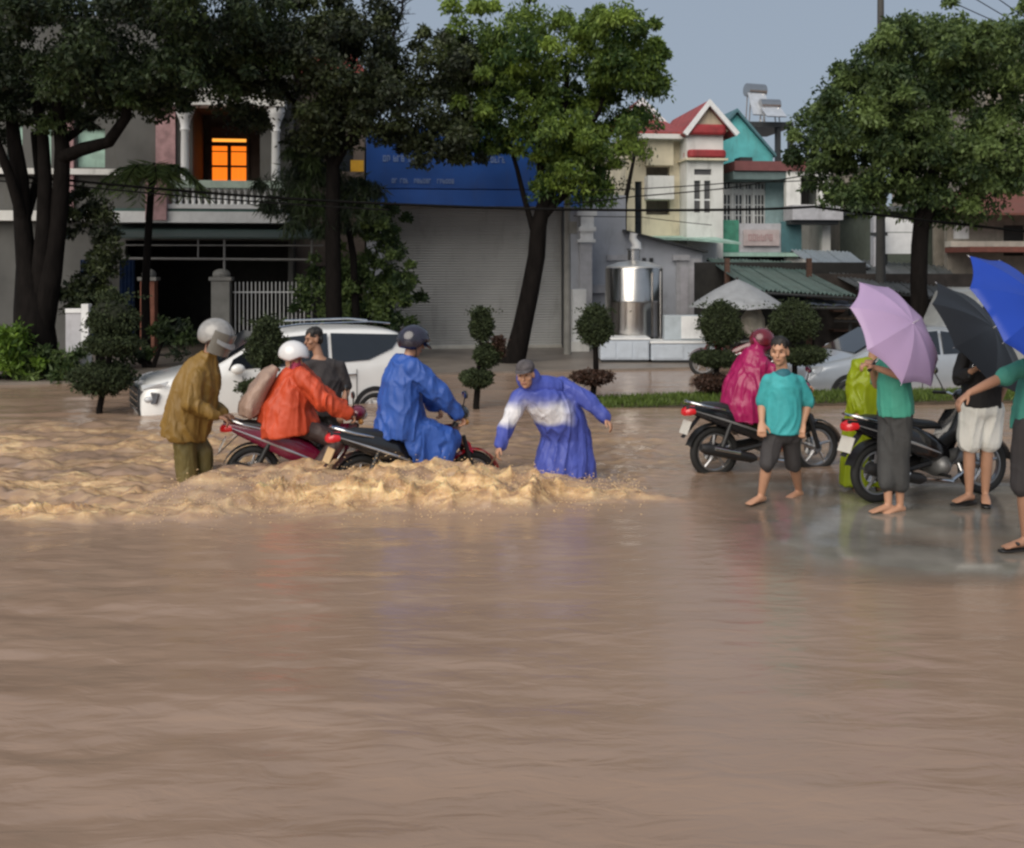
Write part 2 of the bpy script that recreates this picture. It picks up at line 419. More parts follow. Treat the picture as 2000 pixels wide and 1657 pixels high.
bp = N.new('ShaderNodeBump'); bp.inputs['Strength'].default_value = .3; bp.inputs['Distance'].default_value = .03
L.new(nb.outputs[0], bp.inputs['Height'])
mp3 = N.new('ShaderNodeMapping'); mp3.inputs['Scale'].default_value = (1, 1.3, .6); L.new(tc.outputs['Object'], mp3.inputs[0])
nf = N.new('ShaderNodeTexNoise'); nf.inputs['Scale'].default_value = 11; nf.inputs['Detail'].default_value = 4; nf.inputs['Roughness'].default_value = .5; nf.inputs['Distortion'].default_value = 1.2; L.new(mp3.outputs[0], nf.inputs['Vector'])
b2 = N.new('ShaderNodeBump'); b2.inputs['Distance'].default_value = .03; L.new(at.outputs['Fac'], b2.inputs['Strength']); L.new(nf.outputs[0], b2.inputs['Height']); L.new(bp.outputs[0], b2.inputs['Normal']); L.new(b2.outputs[0], b.inputs['Normal'])
fi = N.new('ShaderNodeAttribute'); fi.attribute_name = 'film'; tr_ = N.new('ShaderNodeBsdfTransparent'); msx = N.new('ShaderNodeMixShader')
L.new(fi.outputs['Fac'], msx.inputs[0]); L.new(tr_.outputs[0], msx.inputs[1]); L.new(b.outputs[0], msx.inputs[2]); L.new(msx.outputs[0], N['Material Output'].inputs[0])   # muddy water thins out to a clear film at its edge
w = raw_mesh('water', np.stack([X, Y, Z], -1).reshape(-1, 3), grid_faces(len(wx), len(wy)), m, tint=FO.ravel()); w.data.shade_smooth()
fa_ = w.data.attributes.new('film', 'FLOAT', 'POINT'); fa_.data.foreach_set('value', np.clip(.1 + (Z - ground_z(X, Y)) / .05, 0, 1).astype(np.float32).ravel())
w['kind'] = 'structure'

# far pavement with kerb (rises just out of the flood)
def pav_y(x): return 21.5 + .22 * x
M_pav = mat('pavement_concrete', (.20, .17, .145), .45, var=.25, scale=1.2, bump=.15, bscale=25, dirt=.4)
mb = MB(); a = [V(x, pav_y(x), 0) for x in (-120, -30, 14, 60)]; bk = [V(-120, 120, 0), V(60, 120, 0)]
poly = a + [bk[1], bk[0]]
mb.prism([p + V(0, 0, -.4) for p in poly], (0, 0, .445)); o = mb.build('pavement', M_pav); o['kind'] = 'structure'

# grassy median strip
M_soil = mat('wet_soil', (.07, .05, .03), .7, var=.3)
def med_y(x): return 15.95 + .1 * x
mb = MB(); xs = np.linspace(1.35, 16, 40)
rows = [[V(x, med_y(x) + t * 1.25, .035 * math.sin(math.pi * (t * .9 + .05)) + .05 * min(1, (x - 1.3) * .5) - .02) for x in xs] for t in np.linspace(0, 1, 6)]
mb.sheet(rows, (0, 0, -.4)); o = mb.build('median_strip', M_soil, smooth=40); o['kind'] = 'structure'
M_grass = leaf_mat('grass_blades', (.05, .085, .012), (.13, .19, .03), .25)
n = 15000; gx_ = rng.uniform(1.4, 12, n); t_ = rng.uniform(0.02, 1, n)
cz = .03 * np.sin(np.pi * t_) + .05 * np.minimum(1, (gx_ - 1.3) * .5) - .02
gr = leaves('grass', np.stack([gx_, 15.95 + .1 * gx_ + t_ * 1.25, cz], 1), .1, .016, M_grass, None, droop=-1.2)
tag(gr, 'short wet green grass on the median strip', 'grass', kind='stuff')

# ------------------------------------------------------------------ buildings
class Fr:
    """Facade frame: x along the facade, y into the building, z up; px() turns a photo column into local x."""
    def __init__(s, u0, D, yaw=7.0):
        s.u0, s.D = u0, D; s.o = V((u0 - 1000) / F * D, D, 0); c, n = math.cos(R(yaw)), math.sin(R(yaw))
        s.ex, s.ey = V(c, n, 0), V(-n, c, 0); s.yaw = R(yaw)
    def x(s, u):                      # column -> local x on the facade plane
        t = (u - 1000) / F; return (s.o.x - t * s.o.y) / (t * s.ex.y - s.ex.x)
    def z(s, v, u=None):
        d = s.D if u is None else s.o.y + s.x(u) * s.ex.y
        return H - (v - VH) / F * d
    def w(s, x, y, z): return s.o + s.ex * x + s.ey * y + V(0, 0, z)
    def box(s, mb, x0, x1, y0, y1, z0, z1):
        lo = [s.w(x0, y0, z0), s.w(x1, y0, z0), s.w(x1, y1, z0), s.w(x0, y1, z0)]
        return mb.hexa(lo, [p + V(0, 0, z1 - z0) for p in lo])
    def pbox(s, mb, u0, u1, v0, v1, y0, y1):   # by photo columns / rows
        return s.box(mb, s.x(u0), s.x(u1), y0, y1, s.z(v1), s.z(v0))
    def wall(s, mb, x0, x1, z0, z1, holes, y0=0.0, y1=.2):
        """Solid wall with rectangular holes, cut into boxes."""
        xs = sorted({x0, x1} | {h[0] for h in holes} | {h[1] for h in holes}); zs = sorted({z0, z1} | {h[2] for h in holes} | {h[3] for h in holes})
        for a, b_ in zip(xs, xs[1:]):
            run = None
            for c, d in zip(zs, zs[1:]):
                mx, mz = (a + b_) / 2, (c + d) / 2
                inside = any(h[0] < mx < h[1] and h[2] < mz < h[3] for h in holes) or not (x0 < mx < x1 and z0 < mz < z1)
                if inside:
                    if run: s.box(mb, a, b_, y0, y1, *run); run = None
                else: run = (run[0], d) if run else (c, d)
            if run: s.box(mb, a, b_, y0, y1, *run)
        return mb

def bth(name, label, fr, cat='house'): return thing(name, label, cat, fr.o + V(0, 0, 0))

M_cream = mat('cream_plaster', (.62, .56, .42), .8, var=.12, scale=1.5, dirt=.45, bump=.1)
M_white = mat('white_plaster', (.66, .66, .64), .75, var=.1, scale=1.5, dirt=.35, bump=.1)
M_shade = mat('tree_shaded_plaster', (.095, .095, .092), .85, var=.2, scale=1.2, dirt=.5, bump=.1)  # left house plaster: base colour darkened to carry the trees' shade
M_dull = mat('grey_plaster', (.40, .42, .47), .8, var=.15, scale=1.2, dirt=.35, bump=.1)
M_pink = mat('pink_render', (.36, .22, .23), .8, var=.25, scale=6, dirt=.35, bump=.3)
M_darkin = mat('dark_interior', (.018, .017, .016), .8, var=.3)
M_glass = mat('dark_window_glass', (.02, .024, .03), .08, spec=.8)
M_red = mat('red_trim', (.30, .03, .035), .6, var=.2, dirt=.3)
M_teal = mat('teal_plaster', (.10, .42, .44), .8, var=.18, scale=2, dirt=.35, bump=.1)
M_blue = mat('blue_sign_sheet', (.02, .085, .34), .4, var=.2, scale=1.0, dirt=.25)
M_lite = mat('white_paint', (.72, .73, .74), .5, var=.08, dirt=.15)
M_mint = mat('mint_paint', (.33, .5, .43), .7, var=.15, dirt=.35)
M_shut = mat('shutter_metal', (.40, .40, .395), .45, var=.1, metal=.15, dirt=.3, scale=.8)
M_conc = mat('concrete', (.24, .235, .22), .8, var=.2, scale=3, dirt=.5, bump=.25)
M_steel = mat('stainless_steel', (.52, .5, .48), .2, metal=1.0, var=.06)
M_tile = mat('red_roof_tile', (.28, .045, .04), .6, var=.35, scale=4, dirt=.75, bump=.4)
M_dark = mat('dark_metal', (.03, .032, .034), .45, var=.2)
M_brown = mat('brown_wood', (.09, .045, .03), .6, var=.3, scale=3, stretch=(1, 1, 8))
M_lit = mat('lamp_lit_curtain', (.5, .16, .02), .7, emit=((1.0, .20, .012), .85), var=.3, scale=2, stretch=(10, 1, .6))
M_lit2 = mat('lamp_lit_transom', (.6, .3, .05), .6, emit=((1.0, .36, .05), 1.1))
M_green = mat('green_mesh', (.05, .22, .15), .7, var=.25, dirt=.3)
M_roofgrey = mat('grey_roof_sheet', (.12, .13, .135), .4, metal=.3, var=.25, dirt=.45)
M_roofgreen = mat('green_roof_sheet', (.10, .155, .14), .4, metal=.15, var=.25, scale=2, dirt=.45)
M_beige = mat('beige_wall', (.25, .225, .19), .85, var=.15, dirt=.55, bump=.15)
M_bluecl = mat('dark_blue_cloth', (.015, .04, .11), .8, var=.3)
M_brick = mat('terracotta', (.26, .10, .065), .8, var=.25, dirt=.35)

# --- house with the lit balcony door (left)
fa = Fr(430, 27.0); h = bth('balcony_house', 'two-storey house with white balustrade balcony and lamp-lit orange door', fa)
X_, Z_ = fa.x, fa.z
mb = MB()
rec = (X_(376), X_(508), Z_(362), Z_(208))
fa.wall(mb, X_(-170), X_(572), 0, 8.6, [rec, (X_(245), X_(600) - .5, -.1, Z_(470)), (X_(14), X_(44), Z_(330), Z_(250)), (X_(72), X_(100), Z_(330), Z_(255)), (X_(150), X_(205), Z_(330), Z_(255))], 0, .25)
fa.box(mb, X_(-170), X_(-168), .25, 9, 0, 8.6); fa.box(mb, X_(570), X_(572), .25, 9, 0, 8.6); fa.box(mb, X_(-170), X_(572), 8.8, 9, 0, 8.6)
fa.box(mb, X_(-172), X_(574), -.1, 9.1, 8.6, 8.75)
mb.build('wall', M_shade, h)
mb = MB(); fa.box(mb, X_(376) - .1, X_(508) + .1, 1.9, 2.0, Z_(362) - .05, Z_(208) + .2); fa.box(mb, X_(376) - .1, X_(376) - .02, .26, 1.9, Z_(362), Z_(208))
fa.box(mb, X_(508) + .02, X_(508) + .1, .26, 1.9, Z_(362), Z_(208)); fa.box(mb, X_(376) - .1, X_(508) + .1, .26, 1.9, Z_(208) + .02, Z_(208) + .1)
mb.build('balcony_recess', mat('recess_brown', (.10, .07, .055), .8, var=.2), h)
mb = MB(); fa.box(mb, X_(376) - .1, X_(508) + .1, .26, 1.9, Z_(364) - .1, Z_(364)); mb.build('balcony_floor', M_conc, h)
# lit door: two leaves and a transom, deep in the recess (about a tenth smaller on screen, so drawn wider)
dx0, dx1, dz0, dz1 = X_(392), X_(463), Z_(362) + .02, Z_(235)
fr_ = MB(); fa.box(fr_, dx0 - .08, dx0, 1.78, 1.9, dz0, dz1 + .08); fa.box(fr_, dx1, dx1 + .08, 1.78, 1.9, dz0, dz1 + .08)
fa.box(fr_, dx0, dx1, 1.78, 1.9, dz1, dz1 + .08); fa.box(fr_, dx0, dx1, 1.78, 1.9, dz1 - .48, dz1 - .36); cx = (dx0 + dx1) / 2
fa.box(fr_, cx - .05, cx + .05, 1.77, 1.9, dz0, dz1 - .48); door = fr_.build('door_frame', M_brown, h)
for a, b_ in ((dx0, cx - .05), (cx + .05, dx1)):
    q = MB(); fa.box(q, a, b_, 1.82, 1.88, dz0, dz1 - .48); lf = q.build('door_leaf', M_lit, h)
    q = MB(); fa.box(q, a, b_, 1.80, 1.815, dz0 + .62, dz0 + .68); fa.box(q, a, b_, 1.80, 1.815, dz0 + 1.05, dz0 + 1.08); q.build('muntin', M_brown, lf)
q = MB(); fa.box(q, dx0, dx1, 1.82, 1.88, dz1 - .36, dz1 - .27); q.build('transom_window', M_lit2, h)
q = MB(); fa.box(q, dx0, dx1, 1.82, 1.88, dz1 - .265, dz1); q.build('transom_panel', M_brown, h)
for u in (366, 541):
    mb = MB(); x = X_(u)
    zs = [(Z_(362), .17), (Z_(358), .17), (Z_(355), .12), (Z_(350), .115), (Z_(262), .1), (Z_(258), .13), (Z_(252), .11), (Z_(240), .14), (Z_(228), .21), (Z_(222), .24), (Z_(212), .24)]
    mb.loft([(fa.w(x, -.32, z), fa.ex * r, fa.ey * r) for z, r in zs], 14); mb.build('column', M_lite, h, smooth=40)
mb = MB(); fa.box(mb, X_(345), X_(560), -.6, 0, Z_(212), Z_(186)); fa.box(mb, X_(338), X_(567), -.72, 0, Z_(186), Z_(180)); mb.build('lintel', M_white, h)
# balcony front
mb = MB(); fa.box(mb, X_(235), X_(566), -.85, -.002, Z_(438), Z_(417)); fa.box(mb, X_(340), X_(566), -.8, -.002, Z_(411), Z_(403)); mb.build('balcony_slab', M_lite, h)
mb = MB(); fa.box(mb, X_(235), X_(566), -.78, -.003, Z_(417) + .002, Z_(411) - .002); mb.build('slab_groove', mat('green_trim', (.05, .10, .09), .7), h)
mb = MB(); fa.box(mb, X_(340), X_(560), -.72, -.5, Z_(371), Z_(357)); mb.build('balustrade_rail', mat('pale_green_paint', (.42, .52, .45), .7, dirt=.3), h)
bal = MB(); hb = Z_(371) - Z_(403)
bal.loft([(V(0, 0, z * hb), V(r, 0, 0), V(0, r, 0)) for z, r in ((0, .06), (.08, .06), (.1, .035), (.35, .062), (.6, .03), (.8, .035), (.84, .055), (1, .055))], 8)
bm_ = bal.mesh('baluster'); bm_.shade_smooth(); bm_.materials.append(M_lite)
for i in range(18):
    o = bpy.data.objects.new('baluster', bm_); col.objects.link(o); o.parent = h
    o.location = fa.w(X_(349 + i * 12.4), -.61, Z_(403)) - h.location
for a, b_, y, c, d in ((300, 340, -.95, 434, 352), (306, 344, -.12, 350, 212), (132, 146, -.12, 434, 240)):
    mb = MB(); fa.box(mb, X_(a), X_(b_), y, -.003, Z_(c), Z_(d)); mb.build('pilaster', M_pink, h)
for y, c, d in ((-.3, 434, 415), (-.2, 345, 334)):
    mb = MB(); fa.box(mb, X_(-170), X_(298), y, -.003, Z_(c), Z_(d)); mb.build('cornice', M_white, h)
for a, b_ in ((14, 44), (72, 100), (150, 205)):
    q = MB(); fa.box(q, X_(a), X_(b_), .1, .14, Z_(330), Z_(252)); q.build('window', M_mint, h)
mb = MB(); mb.hexa([fa.w(X_(230), -1.9, Z_(470)), fa.w(X_(640), -1.9, Z_(470)), fa.w(X_(640), -.01, Z_(448)), fa.w(X_(230), -.01, Z_(448))],
                   [fa.w(X_(230), -1.9, Z_(467)), fa.w(X_(640), -1.9, Z_(467)), fa.w(X_(640), -.01, Z_(440)), fa.w(X_(230), -.01, Z_(440))])
mb.build('canopy', mat('dark_green_awning', (.03, .05, .047), .6, dirt=.3), h)
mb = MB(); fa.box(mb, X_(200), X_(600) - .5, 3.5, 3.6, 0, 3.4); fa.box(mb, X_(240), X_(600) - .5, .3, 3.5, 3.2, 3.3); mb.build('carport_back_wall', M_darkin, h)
mb = MB(); z = Z_(506); mb.tube([fa.w(X_(258), -1.7, z), fa.w(X_(625), -1.7, z - .03)], .03); z = Z_(482); mb.tube([fa.w(X_(258), -1.7, z), fa.w(X_(640), -1.7, z)], .02)
mb.tube([fa.w(X_(410), -1.7, Z_(470)), fa.w(X_(410), -1.7, Z_(506))], .02); mb.tube([fa.w(X_(458), -1.7, .04), fa.w(X_(458), -1.7, Z_(470))], .03); mb.tube([fa.w(X_(618), -1.7, .04), fa.w(X_(618), -1.7, Z_(470))], .03)
mb.build('canopy_frame', mat('grey_pipe', (.2, .2, .2), .5), h)
for a, b_ in ((168, 206), (243, 272)):
    q = MB(); rows = [[fa.w(X_(a + (b_ - a) * i / 12), -.5 + .06 * math.sin(i * 2.1), zz) for i in range(13)] for zz in (.15, 1.2, Z_(508))]
    q.sheet(rows, (0, .03, 0)); q.build('curtain', M_bluecl, h, smooth=60)

# --- gate: white pickets between two posts
fg = Fr(520, 25.6); gt = thing('picket_gate', 'white metal picket gate under the lamp-lit balcony', 'gate', fg.o)
for v in (571, 680):
    mb = MB(); mb.tube([fg.w(fg.x(455), 0, fg.z(v)), fg.w(fg.x(600), 0, fg.z(v))], .018); mb.build('rail', M_lite, gt)
pk = MB(); pk.tube([V(0, 0, 0), V(0, 0, fg.z(550) - .08)], .012, 6); pm = pk.mesh('picket'); pm.materials.append(M_lite)
for i in range(18):
    o = bpy.data.objects.new('picket', pm); col.objects.link(o); o.parent = gt; o.location = fg.w(fg.x(460 + i * 7.9), -.03, .07) - gt.location
for u, mt, lb in ((434, M_conc, 'grey gate post with round cap beside the white picket gate'), (293, M_brick, 'terracotta gate post with pale cap below the lit balcony')):
    t = thing('gate_post', lb, 'post', fg.w(fg.x(u), -.1, .04)); x = fg.x(u); wd = .22 if u == 434 else .17
    mb = MB(); fg.box(mb, x - wd, x + wd, -.3, .1, .04, fg.z(548)); mb.build('shaft', mt, t, bevel=.01)
    mb = MB(); fg.box(mb, x - wd - .05, x + wd + .05, -.36, .16, fg.z(548) + .002, fg.z(541)); mb.ell(fg.w(x, -.1, fg.z(536)), (wd, .2, .14)); mb.build('post_cap', M_conc, t, smooth=40)

# --- dark house between (mostly behind the trees)
fb = Fr(640, 28.0); h = bth('brown_house', 'dark brown house with yellow board hidden behind the trees', fb)
mb = MB(); x0, x1 = fb.x(578), fb.x(712); wins = [(fb.x(600), fb.x(632), fb.z(335), fb.z(265)), (fb.x(655), fb.x(690), fb.z(335), fb.z(265))]
fb.wall(mb, x0, x1, 0, 7.4, wins + [(fb.x(600), fb.x(690), -.1, fb.z(520))], 0, .25); fb.box(mb, x0, x1, .26, 8, 7.2, 7.4); fb.box(mb, x0, x0 + .2, .26, 8, 0, 7.2); fb.box(mb, x1 - .2, x1, .26, 8, 0, 7.2)
mb.build('wall', mat('brown_wall', (.10, .08, .07), .85, dirt=.4), h)
for a in wins:
    q = MB(); fb.box(q, a[0], a[1], .12, .16, a[2], a[3]); q.build('window', M_glass, h)
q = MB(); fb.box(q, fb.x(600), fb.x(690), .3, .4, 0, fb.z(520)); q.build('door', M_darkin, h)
q = MB(); fb.box(q, fb.x(686), fb.x(711), -.5, -.4, fb.z(338), fb.z(316)); q.build('yellow_board', mat('yellow_paint', (.55, .30, .02), .5), h)
q = MB(); pts = [fb.w(x0 - .3, -.5, 7.42), fb.w(x1 + .1, -.5, 7.42), fb.w((x0 + x1) / 2, -.5, 9.0)]; q.prism(pts, fb.ey * 9); q.build('roof', M_tile, h)

# --- shop with roller shutter and blue sign
fs_ = Fr(920, 27.3); h = bth('shuttered_shop', 'shop with closed grey roller shutter under a wide blue sign', fs_, 'shop')
X_, Z_ = fs_.x, fs_.z
mb = MB(); fs_.wall(mb, X_(716), X_(1131), 0, Z_(262), [(X_(752), X_(1106), -.1, Z_(398))], 0, .3)
fs_.box(mb, X_(716), X_(720), .31, 9, 0, Z_(262)); fs_.box(mb, X_(1127), X_(1131), .31, 9, 0, Z_(262)); fs_.box(mb, X_(716), X_(1131), .31, 9, Z_(264), Z_(262)); mb.build('wall', M_dull, h)
mb = MB(); nsl = 56; z0, z1 = .1, Z_(396); rows = []
for i in range(nsl * 4 + 1):
    t = i / (nsl * 4); ph = (i % 4)
    rows.append([fs_.w(x, .16 + (0, -.022, -.026, -.014)[ph], z0 + (z1 - z0) * t) for x in (X_(752), X_(1106))])
mb.sheet(rows, fs_.ey * .03); mb.build('roller_shutter', M_shut, h, kind='stuff')
mb = MB(); fs_.box(mb, X_(752), X_(1106), .05, .14, .05, .13); mb.build('bottom_bar', mat('aluminium', (.55, .53, .48), .35, metal=.6), h)
for u in (752, 1098):
    q = MB(); fs_.box(q, X_(u), X_(u + 8), -.02, .12, .05, Z_(398)); q.build('guide_rail', M_dark, h)
mb = MB(); fs_.box(mb, X_(716), X_(1131), -.42, -.003, Z_(372), Z_(254)); sg = mb.build('sign_board', M_blue, h, bevel=.02)
mb = MB(); mb.hexa([fs_.w(X_(717), -.5, Z_(405)), fs_.w(X_(1130), -.5, Z_(405)), fs_.w(X_(1130), -.004, Z_(401)), fs_.w(X_(717), -.004, Z_(401))],
                   [fs_.w(X_(717), -.44, Z_(373.5)), fs_.w(X_(1130), -.44, Z_(373.5)), fs_.w(X_(1130), -.004, Z_(373.5)), fs_.w(X_(717), -.004, Z_(373.5))]); mb.build('sign_valance', M_blue, h)
def scribble(mb, fr, u0, u1, v0, v1, y):      # one word of lettering too blurred to read: letter-sized strokes
    x = fr.x(u0); xe = fr.x(u1); zt, zb = fr.z(v0), fr.z(v1); lw = (zt - zb) * .62
    while x + lw <= xe + .01:
        fr.box(mb, x, x + lw * .24, y - .012, y, zb, zt)
        k = random.random()
        if k < .6: fr.box(mb, x + lw * .25, x + lw * .8, y - .012, y, zt - (zt - zb) * .2, zt)
        if k > .25: fr.box(mb, x + lw * .25, x + lw * .8, y - .012, y, zb, zb + (zt - zb) * .2)
        if .15 < k < .8: fr.box(mb, x + lw * .56, x + lw * .8, y - .012, y, zb + (zt - zb) * .21, zt - (zt - zb) * .21)
        if k > .5: fr.box(mb, x + lw * .25, x + lw * .55, y - .012, y, (zt + zb) / 2 - .015, (zt + zb) / 2 + .015)
        x += lw
M_let = mat('faded_lettering', (.16, .24, .46), .6, var=.25)
mb = MB()
for a, b_ in ((748, 765), (768, 793), (797, 818), (821, 850), (855, 880), (895, 917), (922, 950), (955, 985)): scribble(mb, fs_, a, b_, 309, 321, -.422)
for a, b_ in ((765, 779), (781, 802), (808, 846), (852, 887)): scribble(mb, fs_, a, b_, 353, 362, -.422)
mb.build('lettering', M_let, sg)

# --- grey side wall, pillars, tank, counters
fd = Fr(1240, 28.6, 5); h = bth('grey_outbuilding', 'low grey outbuilding with sloping roof line behind the steel tank', fd, 'building')
X_, Z_ = fd.x, fd.z
mb = MB(); poly = [fd.w(X_(1133), 0, 0), fd.w(X_(1372), 0, 0), fd.w(X_(1372), 0, Z_(492)), fd.w(X_(1222), 0, Z_(455)), fd.w(X_(1222), 0, Z_(382)), fd.w(X_(1133), 0, Z_(378))]
mb.prism(poly, fd.ey * 4); mb.build('wall', M_dull, h)
mb = MB(); mb.hexa([fd.w(X_(1215), -.25, Z_(453)), fd.w(X_(1378), -.25, Z_(494)), fd.w(X_(1378), 4.2, Z_(494)), fd.w(X_(1223), 4.2, Z_(453))][:4],
                   [fd.w(X_(1215), -.25, Z_(449)), fd.w(X_(1378), -.25, Z_(490)), fd.w(X_(1378), 4.2, Z_(490)), fd.w(X_(1223), 4.2, Z_(449))]); mb.build('roof_edge', M_dark, h)
mb = MB(); fd.box(mb, X_(1320), X_(1368), -.06, -.003, 0, Z_(505)); mb.build('door_surround', mat('pale_grey', (.42, .42, .45), .7, dirt=.3), h)
for a, b_, y in ((1185, 1225, -.003), (1312, 1345, -.061)):
    mb = MB(); fd.box(mb, X_(a), X_(b_), y - .07, y, Z_(509), Z_(498)); mb.build('lintel', mat('pale_grey', ()), h)
for a, b_ in ((1328, 1342), (1347, 1361)):
    q = MB(); fd.box(q, X_(a), X_(b_), -.085, -.062, .1, Z_(522)); q.build('door_panel', mat('door_lilac', (.45, .44, .48), .6), h)
for u in (1254, 1268):
    q = MB(); fd.box(q, X_(u), X_(u + 7), -.05, -.003, Z_(512), Z_(504)); q.build('vent', M_dark, h)
mb = MB(); fd.box(mb, X_(1140), X_(1240), -.2, -.003, Z_(572), Z_(556)); mb.build('ledge', mat('pale_grey', ()), h)
# pillars
fp = Fr(1130, 26.6, 5)
t = thing('white_gate_pillar', 'short white pillar standing at the right end of the shutter', 'pillar', fp.w(fp.x(1130), 0, .04))
mb = MB(); fp.box(mb, fp.x(1117), fp.x(1143), -.18, .18, .045, fp.z(565)); mb.build('shaft', M_lite, t, bevel=.01)
mb = MB(); fp.box(mb, fp.x(1112), fp.x(1148), -.24, .24, .046, .3); mb.build('plinth', M_white, t, bevel=.01)
fp2 = Fr(1144, 27.6, 5)
t = thing('carved_pillar', 'tall pale pillar with stepped white capitals beside the blue sign', 'pillar', fp2.w(0, 0, .04))
mb = MB(); fp2.box(mb, fp2.x(1131), fp2.x(1155), -.15, .15, .045, fp2.z(476)); mb.build('shaft', mat('pale_grey', ()), t, bevel=.01)
mb = MB()
for a, b_, v0, v1 in ((1127, 1161, 474, 468), (1132, 1157, 468, 452), (1129, 1162, 452, 444), (1133, 1158, 444, 422), (1126, 1164, 422, 413)): fp2.box(mb, fp2.x(a), fp2.x(b_), -.2 + (v1 % 3) * .02, .2, fp2.z(v0), fp2.z(v1))
mb.build('capital', M_lite, t)
# stainless tank on a low stand
tc_ = P(1238, 600, 25.0); t = thing('steel_tank', 'tall stainless steel cylindrical tank with conical lid on a stand', 'tank', (tc_.x, 25, .04))
def rz(v): return H - (v - VH) / F * 25.0
rad = 56 / F * 25
mb = MB(); mb.loft([(V(tc_.x, 25, z), V(rad * k, 0, 0), V(0, rad * k, 0)) for z, k in ((rz(656), .98), (rz(655), 1), (rz(590), 1.0), (rz(588), 1.008), (rz(586), 1.0), (rz(526), 1.0), (rz(524), .99))], 48); mb.build('shell', M_steel, t, smooth=30)
mb = MB(); mb.loft([(V(tc_.x, 25, z), V(r, 0, 0), V(0, r, 0)) for z, r in ((rz(523.5), rad * .99), (rz(521), rad * .97), (rz(512), rad * .55), (rz(510), .16), (rz(509), .15))], 40); mb.build('lid', mat('brushed_lid', (.62, .61, .58), .4, metal=.7), t, smooth=30)
mb = MB(); mb.loft([(V(tc_.x, 25, z), V(r, 0, 0), V(0, r, 0)) for z, r in ((rz(509), .15), (rz(490), .15), (rz(488), .18), (rz(486), .18))], 20); mb.build('neck', M_steel, t, smooth=30)
mb = MB(); mb.tube([V(tc_.x + .05, 24.98, rz(487)), V(tc_.x + .06, 24.98, rz(477)), V(tc_.x - .03, 24.98, rz(466)), V(tc_.x, 24.98, rz(456))], [.14, .11, .09, .1], 12); mb.build('white_cover', M_lite, t, smooth=60)
mb = MB(); mb.tube([V(tc_.x + rad * .8, 24.35, .1), V(tc_.x + rad * .8, 24.35, rz(530))], .03); mb.build('pipe', M_steel, t)
mb = MB()
for sx in (-.5, .5):
    for sy in (-.45, .45): mb.box((tc_.x + sx, 25 + sy, (rz(656) + .04) / 2), (.08, .08, rz(656) - .045))
mb.build('stand', M_dark, t)
def counter(name, lb, u0, u1, v0, v1, D, dep, m, top=True, grp=None):
    c = P((u0 + u1) / 2, v1, D); t = thing(name, lb, 'counter', (c.x, D, max(.045, c.z)), group=grp)
    x0, x1 = P(u0, 0, D).x, P(u1, 0, D).x; z1 = P(0, v0, D).z; z0 = max(.047, P(0, v1, D).z)
    mb = MB(); mb.box(((x0 + x1) / 2, D + dep / 2, (z0 + .06 + z1 - .05) / 2), (x1 - x0, dep, z1 - z0 - .11)); mb.build('cabinet', m, t, bevel=.012)
    mb = MB(); mb.box(((x0 + x1) / 2, D + dep / 2, z1 - .024), (x1 - x0 + .05, dep + .06, .045)); mb.build('worktop', M_lite, t, bevel=.008)
    mb = MB(); mb.box(((x0 + x1) / 2, D + dep / 2 + .02, z0 + .029), (x1 - x0 - .06, dep - .06, .056)); mb.build('plinth', M_dark, t)
    n = 3 if u1 - u0 < 100 else 2
    for i in range(n):
        a = x0 + (x1 - x0) * (i + .06) / n; e = x0 + (x1 - x0) * (i + .94) / n
        q = MB(); q.box(((a + e) / 2, D - .008, (z0 + z1) / 2), (e - a, .014, z1 - z0 - .2)); q.build('panel', m, t, bevel=.005)
M_cab = mat('blue_white_laminate', (.46, .51, .58), .35, var=.08, dirt=.2)
counter('stall_counter', 'narrow pale blue stall counter in front of the steel tank', 1173, 1268, 660, 713, 23.4, .8, M_cab)
counter('stall_counter', 'wide pale blue stall counter right of the steel tank', 1272, 1404, 667, 714, 23.3, .8, M_cab)
t = thing('display_case', 'white open-lid display case standing on the wide stall counter', 'case', (P(1336, 665, 23.7).x, 23.7, P(1336, 666, 23.7).z))
mb = MB(); a, b_ = P(1297, 664, 23.7), P(1380, 616, 23.7); mb.box(((a.x + b_.x) / 2, 23.8, (a.z + b_.z) / 2), (b_.x - a.x, .3, b_.z - a.z)); mb.build('box', mat('case_grey', (.38, .43, .47), .4), t, bevel=.01)
mb = MB(); a, b_ = P(1331, 662, 23.6), P(1378, 618, 23.6); mb.box(((a.x + b_.x) / 2, 23.63, (a.z + b_.z) / 2), (b_.x - a.x, .03, b_.z - a.z)); mb.build('front_panel', M_lite, t, bevel=.01)

# --- cream house with red trim
fe = Fr(1300, 34.0, 6); h = bth('cream_house', 'narrow cream house with red bands and steep white-edged gables', fe)
X_, Z_ = fe.x, fe.z
mb = MB(); slot = (X_(1240), X_(1254), Z_(458), Z_(355))
fe.wall(mb, X_(1222), X_(1330), 0, Z_(268), [slot, (X_(1262), X_(1308), Z_(345), Z_(326)), (X_(1262), X_(1308), Z_(420), Z_(392))], 0, .25)
fe.box(mb, X_(1222), X_(1226), .26, 9, 0, Z_(268)); fe.box(mb, X_(1405), X_(1413), .02, 9, 0, Z_(268)); fe.box(mb, X_(1330), X_(1405), .02, .3, 0, Z_(268)); mb.build('wall', M_cream, h)
q = MB(); fe.box(q, X_(1258), X_(1312), .5, .6, Z_(425), Z_(320)); q.build('loggia_back', M_beige, h)
q = MB(); fe.box(q, *slot[:2], .1, .15, *slot[2:]); q.build('slot_window', M_glass, h)
q = MB(); fe.box(q, X_(1258), X_(1309), -.5, -.002, Z_(391), Z_(346)); q.build('balcony_parapet', M_white, h)
q = MB(); fe.box(q, X_(1258), X_(1310), -.35, -.002, Z_(325), Z_(270)); q.build('upper_parapet', M_cream, h)
